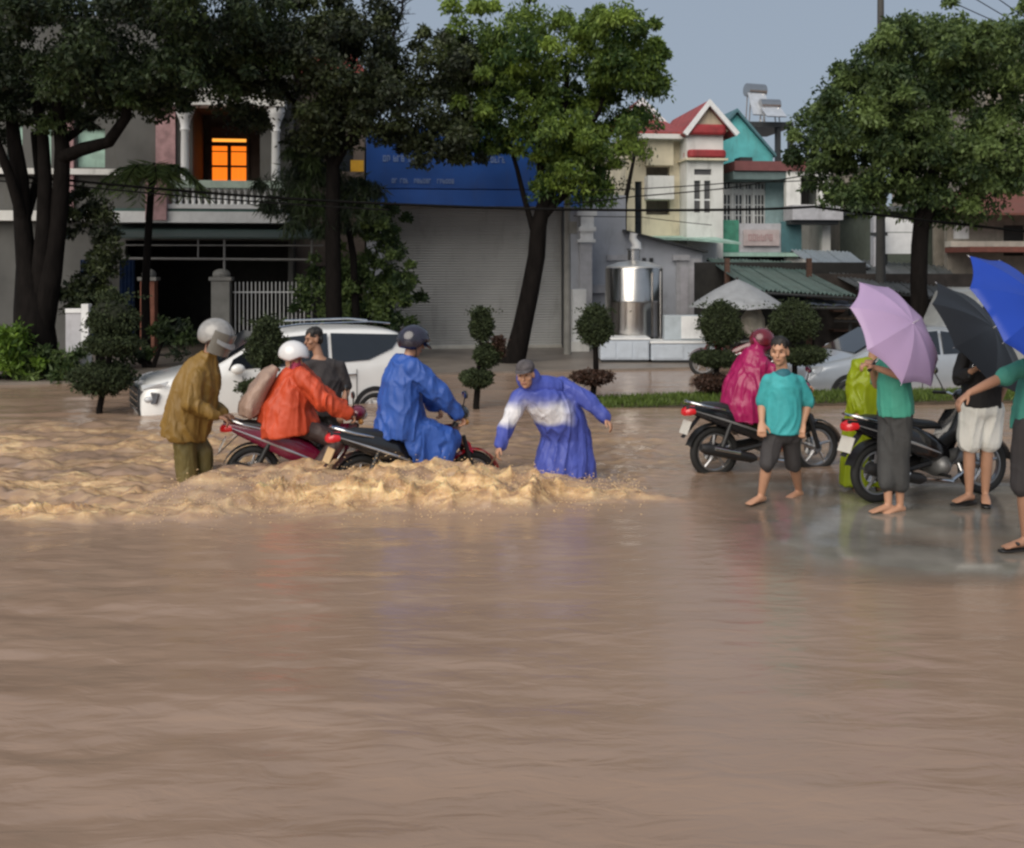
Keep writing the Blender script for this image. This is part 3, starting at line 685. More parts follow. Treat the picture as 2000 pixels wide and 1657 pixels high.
# front bay
mb = MB(); wz = [(X_(1341), X_(1353), Z_(418), Z_(357)), (X_(1360), X_(1372), Z_(418), Z_(357)), (X_(1341), X_(1374), Z_(346), Z_(335))]
fe.wall(mb, X_(1327), X_(1396), .3, Z_(268), wz, -.9, -.7); fe.box(mb, X_(1327), X_(1332), -.699, .02, .3, Z_(268)); fe.box(mb, X_(1391), X_(1396), -.699, .02, .3, Z_(268)); mb.build('bay', M_white, h)
for a in wz:
    q = MB(); fe.box(q, a[0], a[1], -.82, -.78, a[2], a[3]); wn_ = q.build('window', mat('grey_pane', (.10, .10, .105), .2), h)
    if a[2] < Z_(400):
        q = MB(); fe.box(q, a[0], a[1], -.84, -.825, Z_(395), Z_(392)); q.build('glazing_bar', M_lite, wn_)
for v0, v1 in ((270, 251), (314, 299)):
    q = MB(); q.loft([(fe.w((X_(1329) + X_(1398)) / 2, -.55, Z_(v0) + (Z_(v1) - Z_(v0)) * t_), fe.ex * (X_(1398) - X_(1329)) / 2 * k, fe.ey * .55 * k) for t_, k in ((0, 1.0), (.2, 1.06), (.8, 1.06), (1, 1.0))], 4 * 4, sq=.25); q.build('red_band', M_red, h)
q = MB(); fe.box(q, X_(1322), X_(1402), -1.1, 0, Z_(319), Z_(315)); q.build('ledge', M_cream, h)
def gable(h, fr, ua, va, ul, vl, ur, vr, y0, dep, mw, mr, bar=.16):
    A, Lp, Rp = (fr.x(ua), fr.z(va)), (fr.x(ul), fr.z(vl)), (fr.x(ur), fr.z(vr))
    q = MB(); q.prism([fr.w(Lp[0], y0, Lp[1]), fr.w(Rp[0], y0, Rp[1]), fr.w(A[0], y0, A[1])], fr.ey * .15); q.build('gable', mw, h)
    for E in (Lp, Rp):
        d = Vector((E[0] - A[0], E[1] - A[1])); d.normalize(); nn = Vector((-d.y, d.x)); nn = nn if nn.y > 0 else -nn
        ex = Vector((E[0], E[1])) + d * .25
        q = MB(); q.prism([fr.w(A[0], y0 - .3, A[1] - .0), fr.w(ex.x, y0 - .3, ex.y), fr.w(ex.x + nn.x * bar, y0 - .3, ex.y + nn.y * bar), fr.w(A[0], y0 - .3, A[1] + bar * 1.3)], fr.ey * .12); q.build('barge_board', M_lite, h)
        q = MB(); q.prism([fr.w(A[0], y0 - .17, A[1] + bar * .2), fr.w(ex.x, y0 - .17, ex.y), fr.w(ex.x + nn.x * bar * .9, y0 - .17, ex.y + nn.y * bar * .9), fr.w(A[0], y0 - .17, A[1] + bar * 1.15)], fr.ey * dep); q.build('roof_slope', mr, h)
gable(h, fe, 1366, 216, 1332, 262, 1406, 262, -.9, 4.5, M_cream, M_tile)
gable(h, fe, 1291, 176, 1253, 224, 1331, 216, 3.0, 5, M_white, M_tile)
mb = MB(); mb.hexa([fe.w(X_(1240), -.5, Z_(268)), fe.w(X_(1333), -.5, Z_(268)), fe.w(X_(1340), 3, Z_(216)), fe.w(X_(1300), 3, Z_(216))],
                   [fe.w(X_(1240), -.5, Z_(262)), fe.w(X_(1333), -.5, Z_(262)), fe.w(X_(1340), 3, Z_(210)), fe.w(X_(1300), 3, Z_(210))]); mb.build('side_roof', M_tile, h)
q = MB(); fe.box(q, X_(1238), X_(1336), -.7, .0, Z_(276), Z_(267)); q.build('gutter', M_white, h)
# pale green lean-to roof below
mb = MB(); mb.hexa([fe.w(X_(1232), -.02, Z_(468)), fe.w(X_(1382), -.02, Z_(465)), fe.w(X_(1382), -3.4, Z_(482)), fe.w(X_(1290), -3.4, Z_(475))],
                   [fe.w(X_(1232), -.02, Z_(462)), fe.w(X_(1382), -.02, Z_(460)), fe.w(X_(1382), -3.4, Z_(478)), fe.w(X_(1290), -3.4, Z_(471))]); mb.build('lean_to_roof', M_mint, h)

# --- teal house
ft = Fr(1470, 35.0, 6); h = bth('teal_house', 'teal gabled house with white grid windows beside the cream house', ft)
X_, Z_ = ft.x, ft.z
mb = MB(); win = (X_(1414), X_(1495), Z_(441), Z_(356))
ft.wall(mb, X_(1414), X_(1534), 0, Z_(330), [win], 0, .25); ft.box(mb, X_(1530), X_(1534), .26, 9, 0, Z_(330)); mb.build('wall', mat('pale_teal', (.33, .47, .50), .8, dirt=.3), h)
q = MB(); q.prism([ft.w(X_(1413), 1.2, Z_(330)), ft.w(X_(1534), 1.2, Z_(330)), ft.w(X_(1534), 1.2, Z_(296)), ft.w(X_(1459), 1.2, Z_(212)), ft.w(X_(1413), 1.2, Z_(262))], ft.ey * .3); q.build('gable_wall', M_teal, h)
for a, b_ in (((1459, 210), (1537, 300)), ((1459, 210), (1409, 266))):
    q = MB(); q.prism([ft.w(X_(a[0]), 1.0, Z_(a[1])), ft.w(X_(b_[0]), 1.0, Z_(b_[1])), ft.w(X_(b_[0]), 1.0, Z_(b_[1] - 6)), ft.w(X_(a[0]), 1.0, Z_(a[1] - 7))], ft.ey * 7); q.build('roof_slope', mat('slate_teal', (.07, .16, .19), .6, dirt=.4), h)
q = MB(); ft.box(q, X_(1413), X_(1566), -1.2, 1.1, Z_(340), Z_(322)); q.build('red_beam', mat('dull_red_beam', (.17, .06, .06), .7, dirt=.4), h)
q = MB(); ft.box(q, X_(1412), X_(1535), -1.1, 0, Z_(356), Z_(341)); q.build('eave', mat('grey_green_eave', (.12, .17, .17), .7), h)
for a, b_, v in ((1438, 1462, 310), (1462, 1500, 318)):
    q = MB(); ft.box(q, X_(a), X_(b_), -.4, .2, Z_(322) + .002, Z_(v)); q.build('planter_box', M_dark, h)
q = MB(); ft.box(q, win[0], win[1], .12, .16, win[2], win[3]); q.build('glass', M_glass, h)
# white window grid: three leaves and a transom row, each bar a piece
def bars(x0, x1, z0, z1, nx, nz, w=.035, y=.06):
    q = MB()
    for i in range(nx + 1): x = x0 + (x1 - x0) * i / nx; ft.box(q, x - w / 2, x + w / 2, y, y + .05, z0, z1)
    for j in range(nz + 1): z = z0 + (z1 - z0) * j / nz; ft.box(q, x0, x1, y - .004, y + .045, z - w / 2, z + w / 2)
    return q.build('window_grid', M_lite, h)
for a, b_, nx in ((1414, 1428, 2), (1437, 1451, 2), (1455, 1469, 2), (1474, 1494, 3)):
    bars(X_(a), X_(b_), Z_(441), Z_(380), nx, 3); bars(X_(a), X_(b_), Z_(370), Z_(358), nx, 1)
q = MB(); ft.box(q, win[0], win[1], .03, .055, Z_(379), Z_(371)); q.build('transom_bar', M_lite, h)
for u in (1428, 1451, 1469):
    q = MB(); ft.box(q, X_(u) + .02, X_(u + 6), .02, .05, Z_(441), Z_(357)); q.build('mullion', M_lite, h)
q = MB(); ft.box(q, X_(1372), X_(1417), -1.4, -1.3, Z_(494), Z_(434)); q.build('green_screen', M_green, h)
q = MB(); ft.box(q, X_(1417), X_(1497), -1.35, -1.25, Z_(494), Z_(440)); q.build('balcony_panel', mat('pale_grey', ()), h)
q = MB(); ft.box(q, X_(1497), X_(1535), -1.4, -1.3, Z_(494), Z_(436)); q.build('teal_screen', mat('dark_teal', (.06, .15, .17), .7, dirt=.3), h)
q = MB(); ft.box(q, X_(1425), X_(1492), -1.45, -1.4, Z_(482), Z_(452)); sb = q.build('balcony_sign', mat('pinkish_board', (.45, .38, .38), .6, dirt=.3), h)
q = MB(); scribble(q, ft, 1434, 1486, 460, 473, -1.452); q.build('lettering', mat('faded_red', (.38, .26, .26), .7), sb)
q = MB(); ft.box(q, X_(1372), X_(1535), -1.4, 0, Z_(502), Z_(495)); q.build('balcony_slab', M_mint, h)
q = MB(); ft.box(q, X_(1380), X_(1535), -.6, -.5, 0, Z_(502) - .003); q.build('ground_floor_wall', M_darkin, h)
# rooftop stand + two solar heaters
fo = Fr(1490, 40.0, 6)
t = thing('rooftop_frame', 'dark rooftop frame carrying the two water tanks behind the teal gable', 'frame', fo.w(0, 0, 0))
q = MB(); fo.box(q, fo.x(1405), fo.x(1550), 0, 3, fo.z(248), fo.z(238)); q.build('beam', M_dark, t)
for u in (1412, 1520, 1545):
    q = MB(); fo.box(q, fo.x(u), fo.x(u + 7), .1, .4, 0, fo.z(248) - .002); q.build('post', M_dark, t)
q = MB(); fo.box(q, fo.x(1415), fo.x(1550), 2.5, 2.8, 0, fo.z(300)); q.build('back_wall', M_dull, t)
def heater(lb, u, v, D, hw, hh, dx):
    c = P(u, v, D); r = hh / F * D; l = hw / F * D
    t = thing('water_tank', lb, 'water tank', c - V(0, 0, 1.2), group=None)
    q = MB(); a = V(math.cos(R(dx)), math.sin(R(dx)), 0); q.tube([c - a * l, c - a * l * .98, c + a * l * .98, c + a * l], [r * .9, r, r, r * .9], 20); q.build('tank', M_steel, t, smooth=40)
    for sgn in (-1, 1):
        for yy in (-.3, .3):
            q = MB(); q.tube([c + a * l * .7 * sgn + V(0, yy, -r * .7), V((c + a * l * .8 * sgn).x, c.y + yy, P(0, 240, D).z)], .03, 6); q.build('leg', M_steel, t)
    q = MB(); b0 = c + V(0, -r, -r * .6); q.sheet([[b0 - a * l, b0 + a * l], [b0 - a * l + V(0, -.9, -(b0.z - P(0, 238, D).z) * .9), b0 + a * l + V(0, -.9, -(b0.z - P(0, 238, D).z) * .9)]], (0, .05, -.03)); q.build('collector', mat('collector_glass', (.42, .45, .5), .2), t)
heater('large upper steel solar water tank on the dark rooftop frame', 1475, 177, 41.2, 20, 13, 20)
heater('smaller lower steel solar water tank on the dark rooftop frame', 1503, 205, 40.4, 20, 11, 10)

# --- grey two-storey building, beige wall, sign board, right-hand houses
fw = Fr(1580, 34.0, 4); h = bth('grey_white_house', 'plain grey-white two-storey house with open balcony next to the teal house', fw)
X_, Z_ = fw.x, fw.z
mb = MB(); ho = [(X_(1564), X_(1600), Z_(400), Z_(345)), (X_(1538), X_(1606), Z_(490), Z_(440))]
fw.wall(mb, X_(1536), X_(1622), 0, Z_(332), ho, 0, .25); fw.box(mb, X_(1536), X_(1622), 1.8, 2, 0, Z_(332)); fw.box(mb, X_(1536), X_(1622), .26, 1.79, Z_(336), Z_(332)); fw.box(mb, X_(1618), X_(1622), .26, 1.79, 0, Z_(337)); mb.build('wall', M_white, h)
q = MB(); fw.box(q, X_(1530), X_(1626), -.9, -.003, Z_(432), Z_(404)); q.build('balcony', mat('pale_grey', ()), h)
q = MB(); fw.box(q, X_(1530), X_(1622), -.7, -.003, Z_(440), Z_(433)); q.build('slab', M_dark, h)
q = MB(); fw.box(q, X_(1564), X_(1600), .9, 1, Z_(400), Z_(345)); q.build('door', M_darkin, h)
fx = Fr(1670, 36.0, 4); h = bth('beige_house', 'tall bare beige wall of a house behind the power pole', fx)
mb = MB(); fx.box(mb, fx.x(1640), fx.x(1712), 0, 8, 0, fx.z(330)); mb.build('wall', M_beige, h)
q = MB(); fx.box(q, fx.x(1636), fx.x(1716), -.3, 8.2, fx.z(330) + .002, fx.z(324)); q.build('roof_slab', M_conc, h)
q = MB(); fx.box(q, fx.x(1655), fx.x(1690), -.05, -.003, fx.z(500), fx.z(445)); q.build('window', M_darkin, h)
fz = Fr(1760, 33.0, 4); h = bth('hoarding_house', 'dark green-grey house behind the blank white hoarding', fz)
mb = MB(); fz.box(mb, fz.x(1712), fz.x(1850), 0, 7, 0, fz.z(415)); mb.build('wall', mat('green_grey_wall', (.10, .12, .10), .85, dirt=.5), h)
q = MB(); fz.box(q, fz.x(1704), fz.x(1856), -.6, 7.2, fz.z(415) + .002, fz.z(405)); q.build('roof', M_roofgrey, h)
hb_ = thing('white_hoarding', 'blank white hoarding board of two sheets beside the right-hand tree trunk', 'board', P(1760, 500, 31.0))
for v0, v1 in ((496, 455), (453.5, 424)):
    a, b_ = P(1728, v0, 31), P(1792, v1, 31); q = MB(); q.box(((a.x + b_.x) / 2, 31, (a.z + b_.z) / 2), (b_.x - a.x, .06, b_.z - a.z)); q.build('sheet', M_lite, hb_)
for u in (1731, 1788):
    q = MB(); q.tube([V(P(u, 0, 31.1).x, 31.1, .05), P(u, 424, 31.1)], .04, 6); q.build('post', M_dark, hb_)
t = thing('signal_box', 'slim pale upright cabinet fixed left of the white hoarding', 'cabinet', V(P(1713, 0, 30.6).x, 30.6, .05))
q = MB(); q.box((P(1713, 0, 30.6).x, 30.6, 2.0), (.3, .3, 3.6)); q.build('body', mat('pale_grey', ()), t, bevel=.02)
q = MB(); q.box((P(1713, 0, 30.6).x, 30.43, P(0, 458, 30.6).z), (.5, .03, .1)); q.build('bracket', M_dark, t)
fr2 = Fr(1930, 31.0, 2); h = bth('red_roof_house', 'low house with rust-red roof and white window on the right', fr2)
X_, Z_ = fr2.x, fr2.z
mb = MB(); fr2.wall(mb, X_(1850), X_(2160), 0, Z_(418), [(X_(1862), X_(1894), Z_(467), Z_(426)), (X_(1960), X_(2000), Z_(500), Z_(440))], 0, .2); fr2.box(mb, X_(1850), X_(2160), .9, 1.0, 0, Z_(418)); mb.build('wall', M_beige, h)
q = MB(); fr2.box(q, X_(1862), X_(1894), .05, .08, Z_(467), Z_(426)); q.build('window', M_lite, h)
q = MB(); fr2.box(q, X_(1960), X_(2000), .05, .08, Z_(500), Z_(440)); q.build('window', M_darkin, h)
mb = MB(); mb.hexa([fr2.w(X_(1842), -1.2, Z_(424)), fr2.w(X_(2170), -1.2, Z_(424)), fr2.w(X_(2170), 4, Z_(360)), fr2.w(X_(1842), 4, Z_(360))], [fr2.w(X_(1842), -1.2, Z_(420)), fr2.w(X_(2170), -1.2, Z_(420)), fr2.w(X_(2170), 4, Z_(355)), fr2.w(X_(1842), 4, Z_(355))]); mb.build('roof', mat('rust_roof', (.17, .055, .04), .7, dirt=.5), h)
q = MB(); fr2.box(q, X_(1845), X_(2165), -1.6, -.01, Z_(494), Z_(484)); q.build('awning', mat('rust_roof', ()), h)
q = MB(); fr2.box(q, X_(1845), X_(2165), -.4, -.011, Z_(483), Z_(472)); q.build('sign_strip', mat('pale_board', (.5, .46, .4), .6, dirt=.3), h)
fy = Fr(2010, 40.0, 2); h = bth('tall_house', 'tall house whose green-edged roof shows above the right-hand tree', fy)
mb = MB(); fy.box(mb, fy.x(1925), fy.x(2300), 0, 9, 0, fy.z(70)); mb.build('wall', M_beige, h)
q = MB(); q.hexa([fy.w(fy.x(1900), -1, fy.z(72)), fy.w(fy.x(2320), -1, fy.z(40)), fy.w(fy.x(2320), 9, fy.z(40)), fy.w(fy.x(1900), 9, fy.z(60))], [fy.w(fy.x(1900), -1, fy.z(58)), fy.w(fy.x(2320), -1, fy.z(10)), fy.w(fy.x(2320), 9, fy.z(10)), fy.w(fy.x(1900), 9, fy.z(50))]); q.build('roof', M_roofgreen, h)
for i in range(3):
    q = MB(); fy.box(q, fy.x(1950 + i * 60), fy.x(1985 + i * 60), -.05, -.003, fy.z(160), fy.z(100)); q.build('window', M_glass, h)

# --- market awnings: corrugated sheets laid side by side
def awning(name, lb, corners, n, m, ripple=.03, posts=(), pm=None):
    A, B, C, D_ = corners       # back-left, back-right, front-right, front-left
    o = (A + B + C + D_) / 4; t = thing(name, lb, 'awning', V(o.x, o.y, .05))
    for i in range(n):
        q = MB(); rows = []
        for s_ in (0, .5, 1):
            row = []
            for k in range(13):
                tt = (i + k / 12 * .985) / n; a = A.lerp(B, tt); f = D_.lerp(C, tt); p = a.lerp(f, s_)
                row.append(p + V(0, 0, ripple * math.sin(k * 1.57) - .03 * math.sin(math.pi * s_) + (.015 if i % 2 else 0)))
            rows.append(row)
        q.sheet(rows, (0, 0, -.012)); q.build('roof_sheet', m, t, smooth=50)
    for e0, e1 in ((D_, C), (A, B)):
        q = MB(); q.tube([e0 - V(0, 0, .06), e1 - V(0, 0, .06)], .03, 6); q.build('purlin', M_dark, t)
    for p in posts:
        q = MB(); q.tube([V(p[0], p[1], .05), V(p[0], p[1], p[2])], .04, 6); q.build('post', M_dark, t)
    return t
awning('market_awning', 'green corrugated awning sloping down over the market stall', (P(1380, 505, 29), P(1545, 512, 29.5), P(1672, 578, 22.6), P(1470, 566, 22.6)), 8, M_roofgreen,
       posts=[(P(1480, 0, 22.9).x, 22.9, 1.6), (P(1660, 0, 22.9).x, 22.9, 1.5)])
awning('market_awning', 'long dark grey corrugated awning behind the right-hand tree', (P(1560, 500, 32), P(1850, 520, 32), P(1905, 590, 24), P(1672, 560, 24.5)), 10, M_roofgrey,
       posts=[(P(1700, 0, 24.8).x, 24.8, 1.7), (P(1890, 0, 24.3).x, 24.3, 1.4)])
awning('market_awning', 'pale blue-grey corrugated awning rising above the dark one', (P(1545, 488, 33), P(1660, 492, 33), P(1700, 520, 29), P(1580, 512, 29)), 5, mat('pale_blue_sheet', (.32, .37, .42), .4, metal=.2, dirt=.35))
awning('market_awning', 'low navy fabric awning under the green corrugated one', (P(1480, 580, 24), P(1660, 588, 24), P(1690, 597, 21.8), P(1448, 595, 21.8)), 3, mat('navy_fabric', (.035, .045, .07), .7), ripple=.012)
awning('market_awning', 'small tan tarpaulin beside the lavender umbrella', (P(1660, 598, 24), P(1710, 596, 24), P(1700, 624, 22.4), P(1630, 622, 22.4)), 2, mat('tan_tarp', (.20, .14, .09), .8), ripple=.01)
# dark stall back so the stalls read as deep shade
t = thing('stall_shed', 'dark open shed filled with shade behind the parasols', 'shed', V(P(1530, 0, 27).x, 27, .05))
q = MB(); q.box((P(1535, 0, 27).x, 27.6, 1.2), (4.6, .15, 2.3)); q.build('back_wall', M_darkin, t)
for u in (1420, 1580):
    q = MB(); q.box((P(u, 0, 26).x, 26, 1.25), (.12, .12, 2.4)); q.build('post', M_brown, t)
t = thing('stall_shed', 'brown shed with shelves behind the silver car', 'shed', V(P(1800, 0, 26).x, 26, .05))
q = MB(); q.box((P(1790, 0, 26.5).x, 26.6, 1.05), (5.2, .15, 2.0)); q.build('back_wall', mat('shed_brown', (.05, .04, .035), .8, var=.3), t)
for z in (.6, 1.1):
    q = MB(); q.box((P(1760, 0, 26.2).x, 26.3, z), (3.5, .4, .04)); q.build('shelf', M_brown, t)
# parasol
def parasol(lb, u, v, D, r, m, hgt=.35):
    c = P(u, v, D); t = thing('parasol', lb, 'parasol', V(c.x, D, .05))
    for k in range(8):
        q = MB(); rows = []
        for s_ in np.linspace(.02, 1, 6):
            rows.append([V(c.x, D, c.z) + V(math.cos(a) * r * s_, math.sin(a) * r * s_, -hgt * s_ ** 1.25 * (1 - .05 * math.sin((j) / 6 * math.pi))) for j, a in enumerate(np.linspace(k, k + 1, 7) * math.pi / 4)])
        q.sheet(rows, (0, 0, -.008)); q.build('canopy_panel', m, t, smooth=60)
    q = MB(); q.tube([V(c.x, D, .05), V(c.x, D, c.z + .05)], .025, 8); q.build('pole', M_dark, t)
parasol('large off-white market parasol beside the steel tank', 1440, 546, 22.4, 1.05, mat('white_canvas', (.36, .375, .40), .7, trans=.2, dirt=.25), .62)
# stall goods
t = thing('cloth_sack', 'pale bulging sack hanging under the navy awning', 'sack', P(1472, 655, 22.6)); c = P(1470, 622, 22.6)
q = MB(); q.tor([(c + V(0, 0, -.42), .12, .1), (c + V(.02, 0, -.25), .26, .2), (c, .26, .2), (c + V(.02, 0, .2), .16, .12), (c + V(.03, 0, .28), .06, .05)], V(1, 0, 0)); solid(q, 'bag', mat('pale_sack', (.42, .40, .33), .8, var=.3), t, .02, 3, .03)
t = thing('flowering_shrub', 'bare pale-twigged potted shrub between the topiaries at the stall', 'plant', P(1480, 705, 21.8)); c = P(1480, 690, 21.8)
q = MB(); q.loft([(c + V(0, 0, -.3), V(.15, 0, 0), V(0, .15, 0)), (c + V(0, 0, 0), V(.2, 0, 0), V(0, .2, 0))], 12); q.build('pot', M_brick, t, smooth=40)
q = MB()
for i in range(26):
    a = random.uniform(0, 6.28); l = random.uniform(.3, .65); q.tube([c, c + V(math.cos(a) * l * .25, math.sin(a) * l * .25, l * .6), c + V(math.cos(a) * l * .5, math.sin(a) * l * .5, l)], [.02, .012, .005], 5)
q.build('twigs', mat('pale_twig', (.36, .31, .28), .8), t)

# ------------------------------------------------------------------ trees and plants
M_bark = mat('dark_bark', (.008, .0065, .006), .9, var=.4, spec=.12, scale=9, bump=.6, bscale=18, stretch=(1, 1, .3))
LEAF = {
    'dark': leaf_mat('leaf_dark', (.008, .018, .007), (.045, .075, .018), .2),
    'olive': leaf_mat('leaf_olive', (.010, .017, .007), (.058, .078, .022), .2),
    'bright': leaf_mat('leaf_bright', (.022, .06, .012), (.24, .34, .055), .36),
    'mid': leaf_mat('leaf_mid', (.02, .045, .014), (.16, .23, .065), .3),
    'lime': leaf_mat('leaf_lime', (.05, .11, .01), (.17, .28, .03), .3),
    'topiary': leaf_mat('leaf_topiary', (.016, .026, .008), (.04, .058, .018), .1, .85),
    'copper': leaf_mat('leaf_copper', (.03, .016, .010), (.075, .035, .022), .15),
    'palm': leaf_mat('leaf_palm', (.05, .09, .02), (.17, .24, .07), .35),
}
def crown_points(blobs, per, clump=.42, n_leaf=150, shell=.55):
    """Leaf centres in clumps spread through a union of ellipsoids (centre, radii)."""
    out = []; tint = []
    for c, r, k in blobs:
        for i in range(k):
            d = rng.normal(size=3); d /= np.linalg.norm(d); rad = rng.uniform(shell, .97) if rng.random() < .68 else rng.uniform(.95, 1.27)
            cc = np.array(c) + d * np.array(r) * rad
            cr = clump * (rng.uniform(.45, 1.15) if rad < 1 else rng.uniform(.28, .62))
            n = int(n_leaf * rng.uniform(.6, 1.3)); p = rng.normal(size=(n, 3)); p /= np.linalg.norm(p, axis=1)[:, None]
            p = p * (rng.uniform(0, 1, n) ** .45)[:, None] * cr * np.array([1.1, 1.1, .72])
            p[:, 2] -= .55 * (p[:, 0] ** 2 + p[:, 1] ** 2) / max(cr, .1)
            out.append(cc + p)
            tint.append(np.clip(rng.normal(np.clip(.36 + rng.normal() * .32, .04, .96), .17, n), 0, 1))
    return np.concatenate(out), np.concatenate(tint)

def tree(name, lb, base, trunk, limbs, blobs, leafm, L=.13, W=.06, clump=.42, n_leaf=150, shell=.5, droop=.35, cat='tree', grp=None):
    t = thing(name, lb, cat, base, group=grp)
    q = MB(); q.tube([p for p, r in trunk], [r for p, r in trunk], 12)
    tr = q.build('trunk', M_bark, t, smooth=60)
    for lm in limbs:
        q = MB(); q.tube([p for p, r in lm], [r for p, r in lm], 8); q.build('limb', M_bark, t, smooth=60)
    c, ti = crown_points(blobs, 0, clump, n_leaf, shell)
    leaves('crown', c, L, W, LEAF[leafm], t, ti, droop)
    return t

def blob(u, v, D, ru, rv, rd, k):     # ellipsoid by photo position, radii in photo px (across, up) and metres (depth)
    s = D / F; return (P(u, v, D), (ru * s, rd, rv * s), k)

# left big multi-stemmed tree
D = 20.8
tree('street_tree', 'huge dark multi-stemmed tree over the low bushes on the left', V(P(70, 0, D).x, D, .045),
     [(V(P(70, 0, D).x, D, -.1), .52), (P(70, 680, D), .42), (P(64, 600, D), .36), (P(52, 520, D), .2), (P(44, 430, D), .17), (P(40, 350, D), .16), (P(28, 280, D), .14), (P(18, 180, D), .1)],
     [[(P(72, 640, D), .3), (P(80, 540, D), .2), (P(86, 440, D - .1), .16), (P(88, 350, D - .1), .14), (P(84, 270, D), .12), (P(70, 190, D), .08)],
      [(P(78, 640, D), .3), (P(100, 540, D), .22), (P(112, 440, D), .19), (P(120, 360, D), .17), (P(122, 290, D), .16), (P(112, 200, D), .12)],
      [(P(118, 310, D), .15), (P(160, 292, D - .3), .14), (P(212, 278, D - .5), .12), (P(246, 230, D - .7), .1), (P(255, 150, D - .8), .06)],
      [(P(118, 280, D), .09), (P(160, 250, D + .3), .07), (P(200, 215, D + .5), .05)],
      [(P(50, 430, D), .1), (P(76, 340, D + .6), .09), (P(66, 260, D + .9), .07)],
      [(P(48, 440, D), .12), (P(18, 340, D - .4), .1), (P(-30, 220, D - .5), .08)]],
     [blob(60, 60, D, 230, 150, 2.4, 95), blob(260, 70, D - .6, 190, 130, 2.2, 80), blob(420, 30, D, 130, 130, 2.0, 52), blob(120, 170, D, 190, 55, 2.0, 45), blob(-150, 120, D, 160, 150, 2.2, 40), blob(330, 150, D, 120, 45, 1.6, 22)],
     'dark', .115, .05, .52, 300)
# middle tree over the white car
D = 22.5
tree('street_tree', 'tall dark tree with thin straight trunk behind the white car', V(P(648, 0, D).x, D, .045),
     [(V(P(652, 0, D).x, D, -.1), .2), (P(652, 600, D), .18), (P(650, 480, D), .17), (P(650, 350, D), .15), (P(652, 280, D), .13), (P(650, 150, D), .08)],
     [[(P(650, 330, D), .1), (P(690, 260, D - .3), .08), (P(740, 180, D - .3), .05)], [(P(650, 320, D), .1), (P(615, 260, D), .07), (P(560, 180, D), .05)], [(P(652, 290, D), .09), (P(668, 200, D + .3), .06), (P(700, 90, D + .3), .04)]],
     [blob(600, 70, D, 115, 130, 1.9, 60), blob(690, 130, D - .3, 110, 115, 1.8, 55), blob(790, 210, D, 95, 80, 1.6, 34), blob(510, 120, D, 85, 100, 1.4, 34), blob(480, 200, D, 50, 40, 1.0, 9), blob(870, 260, D, 70, 60, 1.3, 22), blob(650, 240, D, 110, 40, 1.4, 22), blob(735, 40, D, 50, 60, 1.2, 12), blob(868, 120, D, 60, 85, 1.2, 24)],
     'olive', .11, .052, .44, 270)
# bare-twigged tree top against the sky
D = 37.0; t = thing('bare_tree', 'leafless tree top with fine twigs against the sky between two crowns', 'tree', V(P(785, 0, D).x, D, .045))
q = MB(); q.tube([V(P(790, 0, D).x, D, -.1), P(785, 300, D), P(768, 70, D), P(785, 20, D), P(792, -60, D)], [.16, .12, .07, .04, .02], 8); q.build('trunk', M_bark, t)
q = MB()
for i in range(60):
    v = random.uniform(-40, 95); u = 775 + random.uniform(-6, 8); a = P(u, v, D); l = random.uniform(.3, .8); an = random.uniform(-.4, 3.5); dd = random.uniform(-.3, .3)
    m1 = a + V(math.cos(an) * l * .5, dd * .5, abs(math.sin(an)) * l * .5); m2 = a + V(math.cos(an) * l, dd, abs(math.sin(an)) * l * .8)
    q.tube([a, m1, m2], [.022, .014, .005], 5)
    for k in range(3): q.tube([m1.lerp(m2, .3 * k), m1.lerp(m2, .3 * k) + V(random.uniform(-.25, .25), random.uniform(-.2, .2), random.uniform(0, .3))], [.009, .003], 4)
q.build('twigs', M_bark, t)
# leaning tree in the middle
D = 23.4
tree('street_tree', 'bright green tree with leaning bare trunk before the roller shutter', V(P(1003, 0, D).x, D, .045),
     [(V(P(998, 0, D).x, D, -.1), .3), (P(1008, 690, D), .25), (P(1020, 640, D), .22), (P(1035, 570, D), .21), (P(1048, 500, D), .20), (P(1052, 440, D), .19), (P(1062, 400, D), .16), (P(1085, 350, D), .12), (P(1100, 250, D), .08), (P(1110, 120, D), .05)],
     [[(P(1048, 470, D), .1), (P(1036, 430, D), .07), (P(1022, 380, D), .06), (P(1010, 330, D), .05), (P(985, 250, D), .04)], [(P(1055, 430, D), .12), (P(1085, 395, D), .1), (P(1115, 370, D), .08), (P(1160, 300, D), .05)],
      [(P(1062, 400, D), .1), (P(1055, 320, D), .08), (P(1040, 180, D), .05)], [(P(1085, 350, D), .08), (P(1170, 220, D), .05), (P(1200, 100, D), .03)]],
     [blob(925, 95, D, 62, 85, 1.3, 26), blob(1030, 90, D, 95, 85, 1.6, 48), blob(1190, 95, D, 85, 90, 1.5, 46), blob(1240, 120, D, 60, 60, 1.1, 18), blob(960, 200, D, 75, 95, 1.5, 36), blob(1090, 220, D, 110, 80, 1.7, 46), blob(1190, 230, D, 85, 70, 1.4, 30), blob(1085, 310, D, 62, 45, 1.1, 17), blob(920, 260, D, 60, 45, 1.0, 14), blob(1150, 350, D, 50, 35, .8, 9), blob(1080, 355, D, 26, 30, .5, 4)],
     'bright', .13, .05, .42, 260, droop=.6)
D = 33.0; tree('small_tree', 'small grey-leaved tree in front of the cream house', V(P(1250, 0, D).x, D, .045), [(V(P(1215, 0, D).x, D, -.1), .1), (P(1220, 400, D), .08), (P(1240, 300, D), .05)], [],
     [blob(1250, 250, D, 45, 45, .8, 8), blob(1200, 330, D, 40, 40, .7, 7), blob(1262, 290, D, 28, 22, .5, 5)], 'olive', .12, .05, .34, 70)
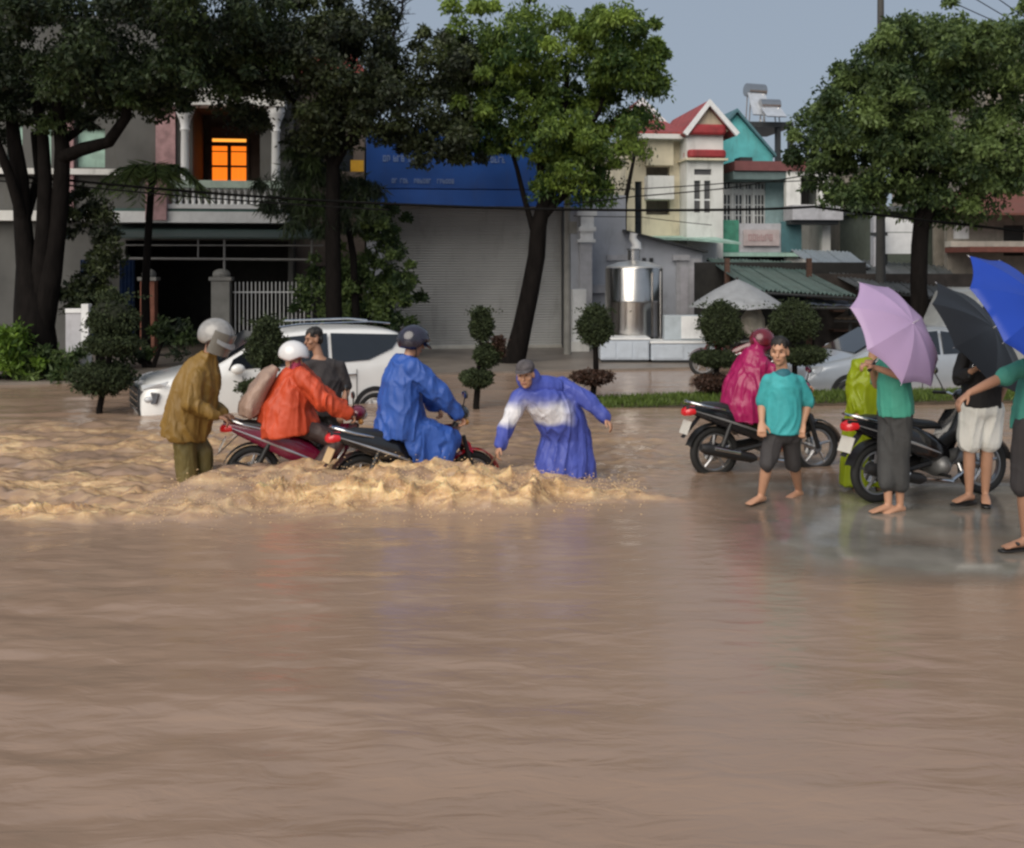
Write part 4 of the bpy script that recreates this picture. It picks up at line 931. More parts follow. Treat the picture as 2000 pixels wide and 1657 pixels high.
# right tree
D = 21.5
tree('street_tree', 'round-crowned green tree with dark trunk behind the lavender umbrella', V(P(1797, 0, D).x, D, .045),
     [(V(P(1800, 0, D).x, D, -.1), .22), (P(1798, 620, D), .19), (P(1794, 560, D), .17), (P(1796, 480, D), .17), (P(1800, 430, D), .16), (P(1815, 390, D), .15), (P(1830, 300, D), .1), (P(1820, 150, D), .06)],
     [[(P(1796, 470, D), .12), (P(1818, 410, D - .2), .1), (P(1850, 350, D), .09), (P(1930, 260, D), .06)], [(P(1805, 420, D), .1), (P(1790, 360, D), .09), (P(1720, 280, D), .06), (P(1660, 200, D), .04)], [(P(1825, 330, D), .08), (P(1760, 180, D), .05), (P(1740, 110, D), .03)]],
     [blob(1780, 120, D, 130, 95, 1.9, 62), blob(1900, 110, D, 120, 85, 1.8, 50), blob(1680, 190, D, 80, 75, 1.5, 34), blob(1600, 260, D, 55, 65, 1.1, 22), blob(1700, 300, D, 110, 70, 1.6, 40), blob(1830, 290, D, 120, 90, 1.7, 46), blob(1940, 290, D, 100, 110, 1.6, 44), blob(1850, 385, D, 90, 35, 1.2, 16), blob(1660, 370, D, 50, 35, .9, 10), blob(2080, 190, D, 130, 140, 1.8, 42)],
     'mid', .115, .05, .45, 270, droop=.4)
# drooping feathery tree and broad shrub behind the white car
D = 23.6
tree('feathery_tree', 'dark feathery drooping tree between the balcony and the blue sign', V(P(640, 0, D).x, D, .045), [(V(P(700, 0, D).x, D, -.1), .1), (P(690, 500, D), .08), (P(660, 330, D), .04)], [],
     [blob(600, 370, D, 75, 75, 1.0, 26), blob(690, 400, D, 60, 60, 1.0, 20), blob(620, 300, D, 50, 45, .8, 10)], 'dark', .26, .025, .42, 190, droop=.9)
def shrub(lb, name, u, v, D, blobs, lm, L=.1, W=.05, clump=.3, n=150, stem=.05, droop=.1, shell=.3):
    base = V(P(u, 0, D).x, D, .045 if D > 19 else -.3); t = thing(name, lb, 'shrub', base)
    q = MB()
    for i in range(5):
        e = Vector(blobs[i % len(blobs)][0]); q.tube([V(base.x + random.uniform(-.15, .15), D, base.z - .08), e], [stem, stem * .4], 6)
    q.build('stem', M_bark, t)
    c, ti = crown_points(blobs, 0, clump, n, shell); leaves('foliage', c, L, W, LEAF[lm], t, ti, droop)
D = 24.4; shrub('broad dark evergreen shrub left of the roller shutter', 'evergreen_shrub', 710, 690, D, [blob(740, 450, D, 55, 50, .8, 24), blob(760, 550, D, 55, 75, .8, 30), blob(690, 560, D, 55, 80, .8, 28), blob(630, 580, D, 45, 70, .8, 20), blob(740, 630, D, 70, 40, .8, 22)], 'mid', .11, .055, .3, 170)
D = 19.9; shrub('bright lime leafy bush at the foot of the huge tree', 'lime_bush', 20, 745, D, [blob(15, 660, D, 35, 35, .5, 12), blob(30, 700, D, 40, 30, .5, 10), blob(-60, 680, D, 60, 50, .6, 14)], 'lime', .16, .05, .22, 90)
D = 20.0; shrub('dark green low bush beside the white sign stand', 'low_bush', 105, 750, D, [blob(60, 715, D, 50, 30, .4, 14), blob(115, 710, D, 40, 38, .4, 14), blob(150, 735, D, 40, 18, .4, 7)], 'mid', .15, .04, .2, 110)
D = 22.2; shrub('loose green bush under the terracotta gate post', 'low_bush', 300, 720, D, [blob(320, 660, D, 50, 35, .5, 14), blob(255, 680, D, 40, 30, .5, 10)], 'dark', .12, .05, .25, 110)
D = 21.6; shrub('weedy olive bush with yellow leaves before the balcony wall', 'tall_bush', 190, 640, D, [blob(185, 420, D, 55, 45, .6, 18), blob(205, 500, D, 45, 55, .6, 16), blob(170, 580, D, 45, 60, .6, 16)], 'olive', .12, .06, .28, 110)
# palm
D = 22.8; t = thing('palm_tree', 'slender palm with arching fronds in front of the lit balcony', 'palm', V(P(287, 0, D).x, D, .045))
q = MB(); q.tube([V(P(286, 0, D).x, D, -.1), P(284, 560, D), P(290, 450, D), P(297, 345, D)], [.11, .09, .08, .07], 10); q.build('trunk', M_bark, t, smooth=60)
top = P(297, 340, D)
for i in range(15):
    a = i * 2.4 + .3; l = random.uniform(1.0, 1.45); up = random.uniform(.35, 1.25); pts = []
    for s_ in np.linspace(0, 1, 9):
        pts.append(top + V(math.cos(a) * l * s_, math.sin(a) * l * s_ * .9, l * (up * s_ - (.55 + up * .75) * s_ * s_)))
    q = MB(); q.tube(pts, [.02 - .0018 * k for k in range(9)], 5); fr_ = q.build('frond', M_bark, t)
    cs = []; sp = []
    for k in range(1, 9):
        for e in np.linspace(0, 1, 7):
            p = pts[k - 1].lerp(pts[k], e); sd = (pts[k] - pts[k - 1]).cross(V(0, 0, 1)).normalized()
            for sg in (-1, 1): cs.append(p); sp.append(sd * sg * 4 + V(0, 0, -1.5) + (pts[k] - pts[k - 1]).normalized() * 2)
    leaves('frond_leaflets', cs, .34, .03, LEAF['palm'], fr_, None, 0, np.array(sp))

# topiaries: clipped tiers of tiny leaves
def topiary(lb, u0, D, vb, tiers, trunk_pts):
    base = V(P(u0, 0, D).x, D, H - (vb - VH) / F * D)
    t = thing('topiary', lb, 'topiary', base)
    q = MB(); pts = [P(a, b_, D) for a, b_ in trunk_pts]; q.tube([V(pts[0].x, D, -.35)] + pts, [.06] + [.05 - .01 * i / len(pts) for i in range(len(pts))], 8); q.build('trunk', M_bark, t)
    for (u, vt, vb_, hw, shape, lm) in tiers:
        c = P(u, (vt + vb_) / 2, D); hr = hw / F * D; zr = (vb_ - vt) / 2 / F * D; n = int(2600 + 26000 * hr * zr)
        d = rng.normal(size=(n, 3)); d /= np.linalg.norm(d, axis=1)[:, None]; k = np.where(rng.random(n) < .85, rng.uniform(.6, 1.0, n) ** .6, rng.uniform(.9, 1.16, n))
        p = d * k[:, None]
        tz = (p[:, 2] + 1) / 2
        if shape == 'cone': wdt = np.interp(tz, [0, .12, .35, 1], [.75, 1.0, .95, .32])
        elif shape == 'egg': wdt = np.interp(tz, [0, .3, 1], [1.08, 1.05, .7])
        else: wdt = np.interp(tz, [0, 1], [.85, 1.0])
        bump_ = 1 + .2 * fbm(p[:, 0] * 2.2 + u, p[:, 1] * 2.2, p[:, 2] * 2.2, 3)
        p = np.stack([p[:, 0] * hr * wdt * bump_, p[:, 1] * hr * .9 * wdt * bump_, p[:, 2] * zr], 1) + np.array(c)
        if shape != 'disc': p = np.concatenate([p, np.array(c) + np.stack([rng.normal(0, hr * .55, 260), rng.normal(0, hr * .5, 260), zr * (.72 + np.minimum(.42, rng.exponential(.09, 260)))], 1)])
        o = leaves('tier', p, .055, .026, LEAF[lm], t, None, 0, (p - np.array(c)) * 1.2)
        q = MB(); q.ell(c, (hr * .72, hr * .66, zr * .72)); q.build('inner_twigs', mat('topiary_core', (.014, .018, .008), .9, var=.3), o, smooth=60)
topiary('three-tiered clipped topiary with cone top in front of the white sign stand', 195, 15.6, 812, [(220, 570, 662, 52, 'cone', 'topiary'), (222, 652, 694, 58, 'disc', 'topiary'), (200, 708, 770, 62, 'disc', 'topiary')], [(194, 800), (200, 770), (215, 690), (220, 640)])
topiary('cone-topped topiary in front of the white car bonnet', 520, 15.2, 830, [(521, 620, 722, 36, 'egg', 'topiary'), (515, 740, 775, 45, 'disc', 'topiary')], [(518, 815), (518, 760), (520, 700)])
topiary('thin ragged topiary with small egg top before the roller shutter', 932, 16.2, 797, [(940, 603, 664, 21, 'egg', 'topiary'), (952, 672, 716, 27, 'disc', 'topiary'), (932, 722, 756, 34, 'disc', 'topiary'), (973, 660, 700, 11, 'egg', 'copper')], [(930, 790), (936, 720), (942, 660)])
topiary('egg-topped topiary in front of the steel tank', 1160, 17.0, 776, [(1163, 598, 674, 33, 'egg', 'topiary'), (1156, 724, 750, 42, 'disc', 'copper')], [(1158, 770), (1164, 720), (1163, 660)])
topiary('wide egg-topped topiary with two flat lower tiers beside the white display case', 1395, 17.2, 778, [(1407, 590, 676, 41, 'egg', 'topiary'), (1400, 686, 716, 46, 'disc', 'topiary'), (1392, 732, 764, 38, 'disc', 'copper')], [(1396, 775), (1400, 720), (1406, 660)])
topiary('broad egg-topped topiary behind the man in turquoise', 1550, 17.4, 778, [(1550, 590, 664, 46, 'egg', 'topiary'), (1570, 676, 712, 42, 'disc', 'topiary')], [(1553, 775), (1552, 720), (1550, 650)])
# low white stand
t = thing('sign_stand', 'white upright sign stand beside the tiered topiary', 'sign', V(P(152, 0, 20.3).x, 20.3, .045)); Ds = 20.3
def sb_(u0, u1, v0, v1, y0, y1, name, m_):
    a, b_ = P(u0, v1, Ds), P(u1, v0, Ds); q = MB(); q.box(((a.x + b_.x) / 2, Ds + (y0 + y1) / 2, (a.z + b_.z) / 2), (b_.x - a.x, y1 - y0, b_.z - a.z)); q.build(name, m_, t, bevel=.008)
sb_(130, 161, 612, 716, -.05, .05, 'panel', mat('pale_grey', ())); sb_(162, 176, 594, 716, -.09, .09, 'post', M_lite); sb_(130, 161, 603, 611.5, -.07, .07, 'header', M_lite); sb_(128, 178, 716.5, 745, -.2, .2, 'base', M_conc)

# ------------------------------------------------------------------ pole and cables
t = thing('power_pole', 'dark concrete power pole rising behind the right-hand tree', 'pole', V(P(1720, 0, 26).x, 26, .045)); x = P(1720, 0, 26).x
q = MB(); q.tube([V(x, 26, -.1), V(x, 26, 5), V(x, 26, 10.5)], [.14, .1, .075], 12); q.build('shaft', mat('pole_dark', (.06, .058, .055), .8), t, smooth=60)
q = MB(); q.box((x, 25.9, 9.6), (1.6, .08, .1)); q.build('crossarm', M_dark, t)
t = thing('power_pole', 'slim grey utility pole at the right end of the blue sign', 'pole', V(P(1108, 0, 25.6).x, 25.6, .045)); x = P(1108, 0, 25.6).x
q = MB(); q.tube([V(x, 25.6, -.1), V(x, 25.6, P(0, 370, 25.6).z)], [.1, .08], 10); q.build('shaft', M_conc, t, smooth=60)
q = MB(); q.box((x + .14, 25.6, P(0, 445, 25.6).z), (.2, .2, .3)); q.build('meter_box', M_conc, t)
M_cab_ = mat('cable_black', (.006, .006, .006), .8, spec=.1)
def cable(lb, pts, r, D=21.0):
    a = []
    for (p, q_) in zip(pts, pts[1:]):
        for s_ in np.linspace(0, 1, 9)[:-1]:
            sag = -14 * s_ * (1 - s_) * (abs(q_[0] - p[0]) / 800); a.append(P(p[0] + (q_[0] - p[0]) * s_, p[1] + (q_[1] - p[1]) * s_ - sag, D))
    a.append(P(*pts[-1], D)); q = MB(); q.tube(a, r, 6); o = q.build('power_cable', M_cab_, None, smooth=60); tag(o, lb, 'cable', 'overhead cables along the street')
cable('thick black overhead cable crossing the whole street front', [(-300, 318), (130, 352), (500, 384), (900, 404), (1140, 410), (1480, 409), (1590, 404), (1760, 425), (2300, 480)], .03)
cable('second overhead cable just under the thick one on the left', [(-300, 330), (130, 362), (500, 394), (760, 410)], .018)
cable('thin cable slanting up to the teal house window', [(1100, 400), (1240, 384), (1420, 368), (1600, 338)], .014)
cable('thin level cable above the slanting one at the cream house', [(1150, 372), (1250, 369), (1420, 358), (1640, 350)], .012)
cable('thin sagging cable below the thick one at the cream house', [(1120, 422), (1250, 424), (1390, 440)], .009)
for a, b_, lb in (((1840, -5), (1950, 45), 'leftmost fine wire against the sky at the right-hand tree'), ((1900, -5), (1990, 48), 'middle fine wire against the sky at the right-hand tree'), ((1945, -5), (2040, 60), 'rightmost fine wire against the sky at the right-hand tree')):
    cable(lb, [(a[0] - 300, a[1] - 140), a, b_, (b_[0] + 300, b_[1] + 150)], .012, 26)

# ------------------------------------------------------------------ cars
M_tyre = mat('tyre_rubber', (.015, .015, .015), .7, bump=.2)
M_rim = mat('alloy_rim', (.42, .42, .43), .3, metal=.9)
M_blackp = mat('black_plastic', (.018, .018, .019), .42)
M_chrome = mat('chrome', (.72, .72, .72), .1, metal=1.0)
M_carglass = mat('car_glass', (.012, .015, .02), .05, spec=.9)
M_lamp = mat('headlamp_glass', (.5, .52, .55), .08, spec=.9)
M_tail = mat('tail_lamp', (.45, .012, .02), .15, spec=.8, emit=((1, .03, .02), .12))
def car(name, lb, loc, yaw, paint, top, zbelt, halfw, xl, windows, wheels, Rw=.31, cat='car', wind=None, rear=None, dark_front=True):
    """Body lofted over stations along x (front = +x). top: (x, z, is_cabin)."""
    t = thing(name, lb, cat, loc, yaw); q = MB(); rings = []
    def hw(x):
        e = abs(x) / xl; return halfw * (1 - .06 * sstep(.55, .9, e) - .16 * sstep(.86, 1.0, e))
    zlo = .2
    def ring(x, zt, cabin):
        w_ = hw(x); zb = zbelt(x)
        if cabin:
            wr = w_ - .24 * max(0, zt - zb) - .03
            h_ = [(0, zlo), (w_ - .08, zlo), (w_ - .005, zlo + .14), (w_ + .004, .62), (w_ - .012, zb - .04), (w_ - .03, zb), (wr + .01, zt - .10), (wr - .1, zt - .012), (0, zt + .012)]
        else:
            h_ = [(0, zlo), (w_ - .08, zlo), (w_ - .005, zlo + .14), (w_ + .004, .55), (w_ - .012, max(.45, zt - .17)), (w_ - .03, max(.5, zt - .11)), (w_ - .09, zt - .045), (w_ - .22, zt - .012), (0, zt + .012)]
        pts = [V(x, y, z) for y, z in h_] + [V(x, -y, z) for y, z in h_[-2:0:-1]]
        return pts
    vs = []; fs = []; n = 16
    for x, zt, cb in top: vs += ring(x, zt, cb)
    k = len(top)
    for j in range(k - 1):
        for i in range(n): fs.append((j * n + i, j * n + (i + 1) % n, (j + 1) * n + (i + 1) % n, (j + 1) * n + i))
    fs.append(tuple(range(n))); fs.append(tuple((k - 1) * n + i for i in range(n)))
    q.add(vs, fs); body = q.build('body', paint, t, True, smooth=38, bevel=0)
    md = body.modifiers.new('subd', 'SUBSURF'); md.levels = 2; md.render_levels = 2
    def ztop(x):
        xs = [a[0] for a in top][::-1]; return float(np.interp(x, xs, [a[1] for a in top][::-1]))
    def ysurf(x, z):
        zb = zbelt(x); w_ = hw(x)
        if z <= zb: return w_
        return w_ - .03 - .24 * (z - zb)
    for sgn in (1, -1):
        for poly in windows:
            q = MB(); pts = [V(x, sgn * (ysurf(x, z) + .004), z) for x, z in poly]; q.prism(pts, (0, sgn * .008, 0)); q.build('side_window', M_carglass, t, True)
        for xd in [w_[0] for w_ in wheels] and (wheels[0][0] - .62, (wheels[0][0] + wheels[1][0]) / 2 - .12, wheels[1][0] + .3):
            q = MB(); q.prism([V(xd, sgn * (hw(xd) + .0), .36), V(xd + .006, sgn * (hw(xd) - .004), .36), V(xd + .006, sgn * (hw(xd) - .012), zbelt(xd) - .04), V(xd, sgn * (hw(xd) - .008), zbelt(xd) - .04)], (0, sgn * .012, 0)); q.build('door_seam', M_blackp, t, True)
        for xd in (wheels[0][0] - 1.28, wheels[1][0] + .42):
            q = MB(); q.box((xd, sgn * (hw(xd) + .018), zbelt(xd) - .12), (.2, .035, .03)); q.build('door_handle', paint if not dark_front else M_chrome, t, True, bevel=.008)
        xm = wheels[0][0] - .52
        q = MB(); q.ell((xm, sgn * (halfw + .1), zbelt(xm) + .08), (.11, .07, .08)); mr = q.build('wing_mirror', paint, t, True, smooth=50)
        q = MB(); q.box((xm, sgn * (halfw + .0), zbelt(xm) + .02), (.05, .16, .03)); q.build('mirror_arm', M_blackp, mr, True)
        q = MB(); q.prism([V(wheels[0][0] - .45, sgn * (hw(0) + .002), .2), V(wheels[1][0] + .45, sgn * (hw(0) + .002), .2), V(wheels[1][0] + .45, sgn * (hw(0) + .002), .32), V(wheels[0][0] - .45, sgn * (hw(0) + .002), .32)], (0, sgn * .012, 0)); q.build('sill_trim', M_blackp, t, True)
        for (wxx, _) in wheels:
            y = sgn * (hw(wxx) - .09)
            q = MB(); q.torus((wxx, y, Rw), (0, 1, 0), Rw - .075, .085, 32, 10, 1.15); wl = q.build('wheel', M_tyre, t, True, smooth=60)
            q = MB(); q.torus((wxx, y + sgn * .06, Rw), (0, 1, 0), Rw - .14, .022, 28, 6)
            for a in range(5):
                an = a * 2 * math.pi / 5; q.tube([V(wxx, y + sgn * .07, Rw), V(wxx + math.cos(an) * (Rw - .13), y + sgn * .06, Rw + math.sin(an) * (Rw - .13))], .024, 6)
            q.build('rim', M_rim, wl, True, smooth=50)
            q = MB(); pts = [(wxx + math.cos(a) * (Rw + .055), Rw + .02 + math.sin(a) * (Rw + .055)) for a in np.linspace(-.25, math.pi + .25, 18)]
            pin = [(wxx + math.cos(a) * (Rw - .02), Rw + .02 + math.sin(a) * (Rw - .02)) for a in np.linspace(math.pi + .25, -.25, 18)]
            for i in range(17):
                a, b_, c, d = pts[i], pts[i + 1], pin[16 - i], pin[17 - i]
                q.prism([V(p[0], sgn * (hw(p[0]) + .002), p[1]) for p in (a, b_, c, d)], (0, sgn * .014, 0))
            q.build('wheel_arch', M_blackp, t, True)
    return t, hw, body
# white people carrier, seen from its left side, nose to the left
M_wp = mat('white_car_paint', (.80, .80, .79), .25, coat=.7, var=.03)
wl_ = P(540, 0, 16.9)
top = [(2.25, .62, 0), (2.22, .84, 0), (2.05, .95, 0), (1.6, 1.03, 0), (1.2, 1.10, 0), (.85, 1.30, 1), (.35, 1.58, 1), (-.2, 1.665, 1), (-.9, 1.68, 1), (-1.5, 1.655, 1), (-1.9, 1.60, 1), (-2.08, 1.45, 1), (-2.18, 1.05, 1), (-2.24, .62, 1)]
zb = lambda x: 1.0 + .02 * (1.2 - x) * .6 + (.10 if x < -1.6 else 0)
t, hwf, body = car('people_carrier', 'white people carrier with dark windows wading behind the riders', (wl_.x, 17.0, -.42), R(180 + 27), M_wp, top, zb, .87, 2.25,
      [[(.98, 1.06), (.42, 1.08), (.42, 1.52), (.36, 1.52), (.9, 1.22)], [(.36, 1.08), (-.62, 1.10), (-.62, 1.58), (.33, 1.52)], [(-.68, 1.10), (-1.3, 1.13), (-1.72, 1.3), (-1.92, 1.52), (-.68, 1.58)]],
      [(1.38, 0), (-1.38, 0)])
q = MB(); q.prism([V(1.16, -.66, 1.12), V(1.16, .66, 1.12), V(.42, .58, 1.575), V(.42, -.58, 1.575)], V(.018, 0, .02)); q.build('windscreen', M_carglass, t, True)
q = MB(); q.prism([V(-2.19, -.62, 1.15), V(-2.19, .62, 1.15), V(-2.03, .55, 1.54), V(-2.03, -.55, 1.54)], V(-.02, 0, .01)); q.build('rear_window', M_carglass, t, True)
for s_ in (1, -1):
    q = MB(); q.prism([V(2.2, s_ * .5, .86), V(1.98, s_ * .80, .90), V(1.86, s_ * .825, .93), V(1.9, s_ * .825, .86), V(2.2, s_ * .6, .80)], (.012, s_ * .02, .004)); q.build('light_strip', M_lamp, t, True)
    q = MB(); q.prism([V(2.2, s_ * .54, .58), V(2.02, s_ * .80, .60), V(1.98, s_ * .815, .76), V(2.2, s_ * .54, .78)], (.03, s_ * .02, 0)); hl = q.build('headlight', mat('smoked_lens', (.09, .09, .1), .1, spec=.8), t, True, bevel=.008)
    q = MB(); q.ell((2.12, s_ * .70, .66), (.08, .06, .05)); q.build('lamp', M_lamp, hl, True, smooth=60)
    q = MB(); q.prism([V(-2.16, s_ * .76, .95), V(-2.0, s_ * .845, .95), V(-1.98, s_ * .80, 1.18), V(-2.14, s_ * .72, 1.18)], (-.012, s_ * .015, 0)); q.build('tail_light', M_tail, t, True)
    q = MB(); q.tube([V(.2, s_ * .60, 1.68), V(-.2, s_ * .6, 1.73), V(-1.4, s_ * .6, 1.74), V(-1.75, s_ * .58, 1.70)], .018, 6); q.build('roof_rail', M_chrome, t, True)
q = MB(); q.prism([V(2.21, -.66, .40), V(2.21, .66, .40), V(2.235, .5, .80), V(2.235, -.5, .80)], (.035, 0, 0)); gl = q.build('grille', M_blackp, t, True)
for z in (.52, .62, .72):
    q = MB(); q.box((2.275, 0, z), (.02, 1.0, .02)); q.build('grille_bar', M_chrome, gl, True)
q = MB(); q.prism([V(2.2, -.7, .24), V(2.2, .7, .24), V(2.24, .6, .38), V(2.24, -.6, .38)], (.03, 0, 0)); q.build('bumper_insert', M_chrome, t, True)
# silver car
M_sp = mat('silver_car_paint', (.42, .45, .49), .28, coat=.6, metal=.35, var=.04)
wl_ = P(1745, 0, 19.3)
top = [(2.1, .60, 0), (2.06, .76, 0), (1.9, .86, 0), (1.45, .95, 0), (1.1, 1.0, 0), (.75, 1.2, 1), (.3, 1.42, 1), (-.3, 1.5, 1), (-.9, 1.49, 1), (-1.4, 1.40, 1), (-1.8, 1.15, 1), (-2.0, 1.0, 1), (-2.08, .62, 1)]
zb = lambda x: .93 + .015 * (1 - x)
t, hwf, body = car('silver_car', 'silver car on the far lane behind the lavender umbrella', (wl_.x, 19.4, -.36), R(180 + 10), M_sp, top, zb, .84, 2.1,
      [[(.9, .97), (.38, .98), (.38, 1.37), (.3, 1.37), (.82, 1.12)], [(.32, .98), (-.5, 1.0), (-.5, 1.42), (.28, 1.37)], [(-.56, 1.0), (-1.1, 1.02), (-1.5, 1.14), (-1.3, 1.32), (-.56, 1.42)]], [(1.3, 0), (-1.3, 0)], .3)
q = MB(); q.prism([V(1.08, -.62, 1.02), V(1.08, .62, 1.02), V(.36, .55, 1.41), V(.36, -.55, 1.41)], V(.018, 0, .02)); q.build('windscreen', M_carglass, t, True)
for s_ in (1, -1):
    q = MB(); q.prism([V(2.04, s_ * .52, .66), V(1.86, s_ * .76, .68), V(1.76, s_ * .785, .82), V(1.98, s_ * .56, .78)], (.015, s_ * .02, .004)); q.build('headlight', M_lamp, t, True)
q = MB(); q.prism([V(2.07, -.45, .45), V(2.07, .45, .45), V(2.08, .45, .62), V(2.08, -.45, .62)], (.03, 0, 0)); q.build('grille', M_blackp, t, True)
# grey van at the right edge
t = thing('grey_van', 'grey van with large side window behind the black umbrella', 'van', (P(1950, 0, 20).x, 20.3, -.36), R(186))
M_vp = mat('van_paint', (.27, .28, .28), .4, coat=.3, var=.08, dirt=.3)
q = MB(); poly = [V(1.25, -.85, .3), V(1.25, -.85, 1.2), V(1.0, -.85, 1.5), V(.72, -.85, 2.1), V(.5, -.85, 2.18), V(-2.6, -.85, 2.18), V(-2.7, -.85, .3)]; q.prism(poly, (0, 1.7, 0)); q.build('body', M_vp, t, True, bevel=.06, smooth=40)
for a, b_ in ((.86, .02), (-.06, -1.0), (-1.1, -2.4)):
    for y in (.851, -.863):
        q = MB(); q.prism([V(a, y, 1.35), V(b_, y, 1.35), V(b_, y, 2.0), V(min(a, .62), y, 2.0)], (0, .012, 0)); q.build('side_window', M_carglass, t, True)
for xw in (.7, -1.9):
    for y in (.8, -.8):
        q = MB(); q.torus((xw, y, .31), (0, 1, 0), .23, .085, 28, 8); w_ = q.build('wheel', M_tyre, t, True, smooth=60)
        q = MB(); q.tube([V(xw, y - .09, .31), V(xw, y + .09, .31)], .15, 16); q.build('rim', M_rim, w_, True, smooth=40)
q = MB(); q.box((.98, -.95, 1.45), (.06, .14, .22)); q.build('wing_mirror', M_blackp, t, True, bevel=.02)

# ------------------------------------------------------------------ motorbikes (x forward, y left, z up, ground at 0)
def motorbike(name, lb, loc, yaw, body_m, accent_m, fender_m, seat_m=None, grp=None, pitch=0.0, shield_m=None, plate_m=None):
    t = thing(name, lb, 'motorbike', loc, yaw, grp); t.rotation_euler = (0, pitch, yaw); A = lambda q, n, m_, p=t, s_=45, **k: q.build(n, m_, p, True, smooth=s_, **k)
    Rw = .285; xr, xf = -.62, .62
    def wheel(x, nsp=5):
        q = MB(); q.torus((x, 0, Rw), (0, 1, 0), Rw - .04, .042, 40, 10, .95); w_ = A(q, 'wheel', M_tyre)
        q = MB(); q.torus((x, 0, Rw), (0, 1, 0), Rw - .085, .014, 36, 6, 2.0)
        for k in range(nsp):
            a = k * 2 * math.pi / nsp + .3
            q.tube([V(x, 0, Rw), V(x + math.cos(a + .12) * .1, .0, Rw + math.sin(a + .12) * .1), V(x + math.cos(a) * (Rw - .085), 0, Rw + math.sin(a) * (Rw - .085))], [.025, .016, .014], 6)
        q.tube([V(x, -.07, Rw), V(x, .07, Rw)], .045, 14); A(q, 'rim', M_rim, w_)
        q = MB(); q.tube([V(x, .05, Rw), V(x, .055, Rw)], .11, 24); A(q, 'brake_disc', M_chrome, w_)
    wheel(xr); wheel(xf)
    for s_ in (-1, 1):
        q = MB(); q.tube([V(xf, s_ * .075, Rw), V(.55, s_ * .075, .5), V(.47, s_ * .07, .74)], [.026, .028, .022], 8); A(q, 'fork_leg', M_blackp)
        q = MB(); q.tube([V(xr, s_ * .1, Rw), V(-.3, s_ * .1, .32), V(-.08, s_ * .09, .36)], [.022, .026, .03], 6); A(q, 'swing_arm', M_blackp)
        q = MB(); q.tube([V(xr + .02, s_ * .13, .32), V(-.48, s_ * .13, .62)], [.032, .026], 8); A(q, 'shock_absorber', M_blackp)
        # side panel sweeping up to the tail
        q = MB(); q.loft([(V(x, s_ * y, z), V(0, b_ * .35, 0), V(0, 0, h_)) for x, y, z, b_, h_ in ((.14, .08, .43, .08, .06), (-.04, .11, .50, .1, .125), (-.28, .13, .59, .1, .135), (-.55, .115, .675, .09, .105), (-.8, .08, .735, .07, .06), (-.97, .045, .785, .04, .022))], 12)
        sp = A(q, 'side_panel', body_m)
        q = MB(); q.tube([V(.0, s_ * .148, .46), V(-.28, s_ * .168, .56), V(-.58, s_ * .148, .66), V(-.88, s_ * .10, .755)], [.006, .014, .012, .004], 6); A(q, 'side_stripe', accent_m, sp)
        # leg shield wing
        q = MB(); rows = []
        for x, z, y1 in ((.44, .86, .13), (.41, .74, .19), (.35, .58, .2), (.28, .44, .185), (.22, .32, .14)):
            rows.append([V(x - .14 * (j / 5) ** 2 + (.02 if j == 0 else 0), s_ * (.03 + (y1 - .03) * j / 5), z - .03 * (j / 5)) for j in range(6)])
        q.sheet(rows, (-.015, 0, 0)); ls = A(q, 'leg_shield', shield_m or body_m)
        q = MB(); q.tube([V(.31, s_ * .19, .70), V(.29, s_ * .2, .58), V(.22, s_ * .185, .44)], [.005, .016, .006], 6); A(q, 'shield_stripe', accent_m, ls)
        # mirror and grip
        q = MB(); q.tube([V(.36, s_ * .22, .99), V(.35, s_ * .29, 1.1), V(.34, s_ * .33, 1.16)], .007, 6); mi = A(q, 'mirror', M_blackp)
        q = MB(); q.ell((.335, s_ * .345, 1.2), (.062, .018, .042), (1, 0, .15)); A(q, 'mirror_head', M_blackp, mi)
        q = MB(); q.ell((.318, s_ * .345, 1.2), (.052, .006, .034), (1, 0, .15)); A(q, 'mirror_glass', M_chrome, mi)
        q = MB(); q.tube([V(.37, s_ * .2, .985), V(.33, s_ * .345, .975)], .018, 10); A(q, 'grip', M_blackp)
        q = MB(); q.tube([V(.40, s_ * .2, .99), V(.385, s_ * .33, .965)], .007, 6); A(q, 'brake_lever', M_chrome)
        q = MB(); q.tube([V(.02, s_ * .1, .25), V(.02, s_ * .25, .255)], .017, 8); A(q, 'footrest', M_blackp)
        q = MB(); q.ell((.47, s_ * .115, .89), (.03, .05, .03)); A(q, 'indicator', mat('amber_lens', (.55, .25, .06), .2), p=t)
    q = MB(); q.tube([V(.37, -.2, .985), V(.40, -.08, .955), V(.40, .08, .955), V(.37, .2, .985)], .014, 8); A(q, 'handlebar', M_chrome)
    q = MB(); q.ell((.43, 0, .97), (.15, .11, .085), (1, 0, .25)); A(q, 'handlebar_cowl', body_m)
    q = MB(); q.ell((.495, 0, .955), (.095, .055, .055), (1, 0, .1)); A(q, 'headlight', M_lamp)
    q = MB(); rows = [[V(xf + math.cos(a) * (Rw + .035), y, Rw + math.sin(a) * (Rw + .035) - abs(y) * .25) for y in (-.06, -.035, 0, .035, .06)] for a in np.linspace(.15, 2.75, 14)]
    q.sheet(rows, (0, 0, -.006)); q.prism([V(.60, -.062, .55), V(.5, -.07, .62), V(.46, -.07, .72), V(.56, -.06, .66)], (0, .13, 0)); A(q, 'front_fender', fender_m)
    q = MB(); rows = [[V(xr + math.cos(a) * (Rw + .04), y, Rw + math.sin(a) * (Rw + .04) - abs(y) * .2) for y in (-.065, 0, .065)] for a in np.linspace(.6, 2.85, 12)]
    q.sheet(rows, (0, 0, -.006)); A(q, 'rear_fender', M_blackp)
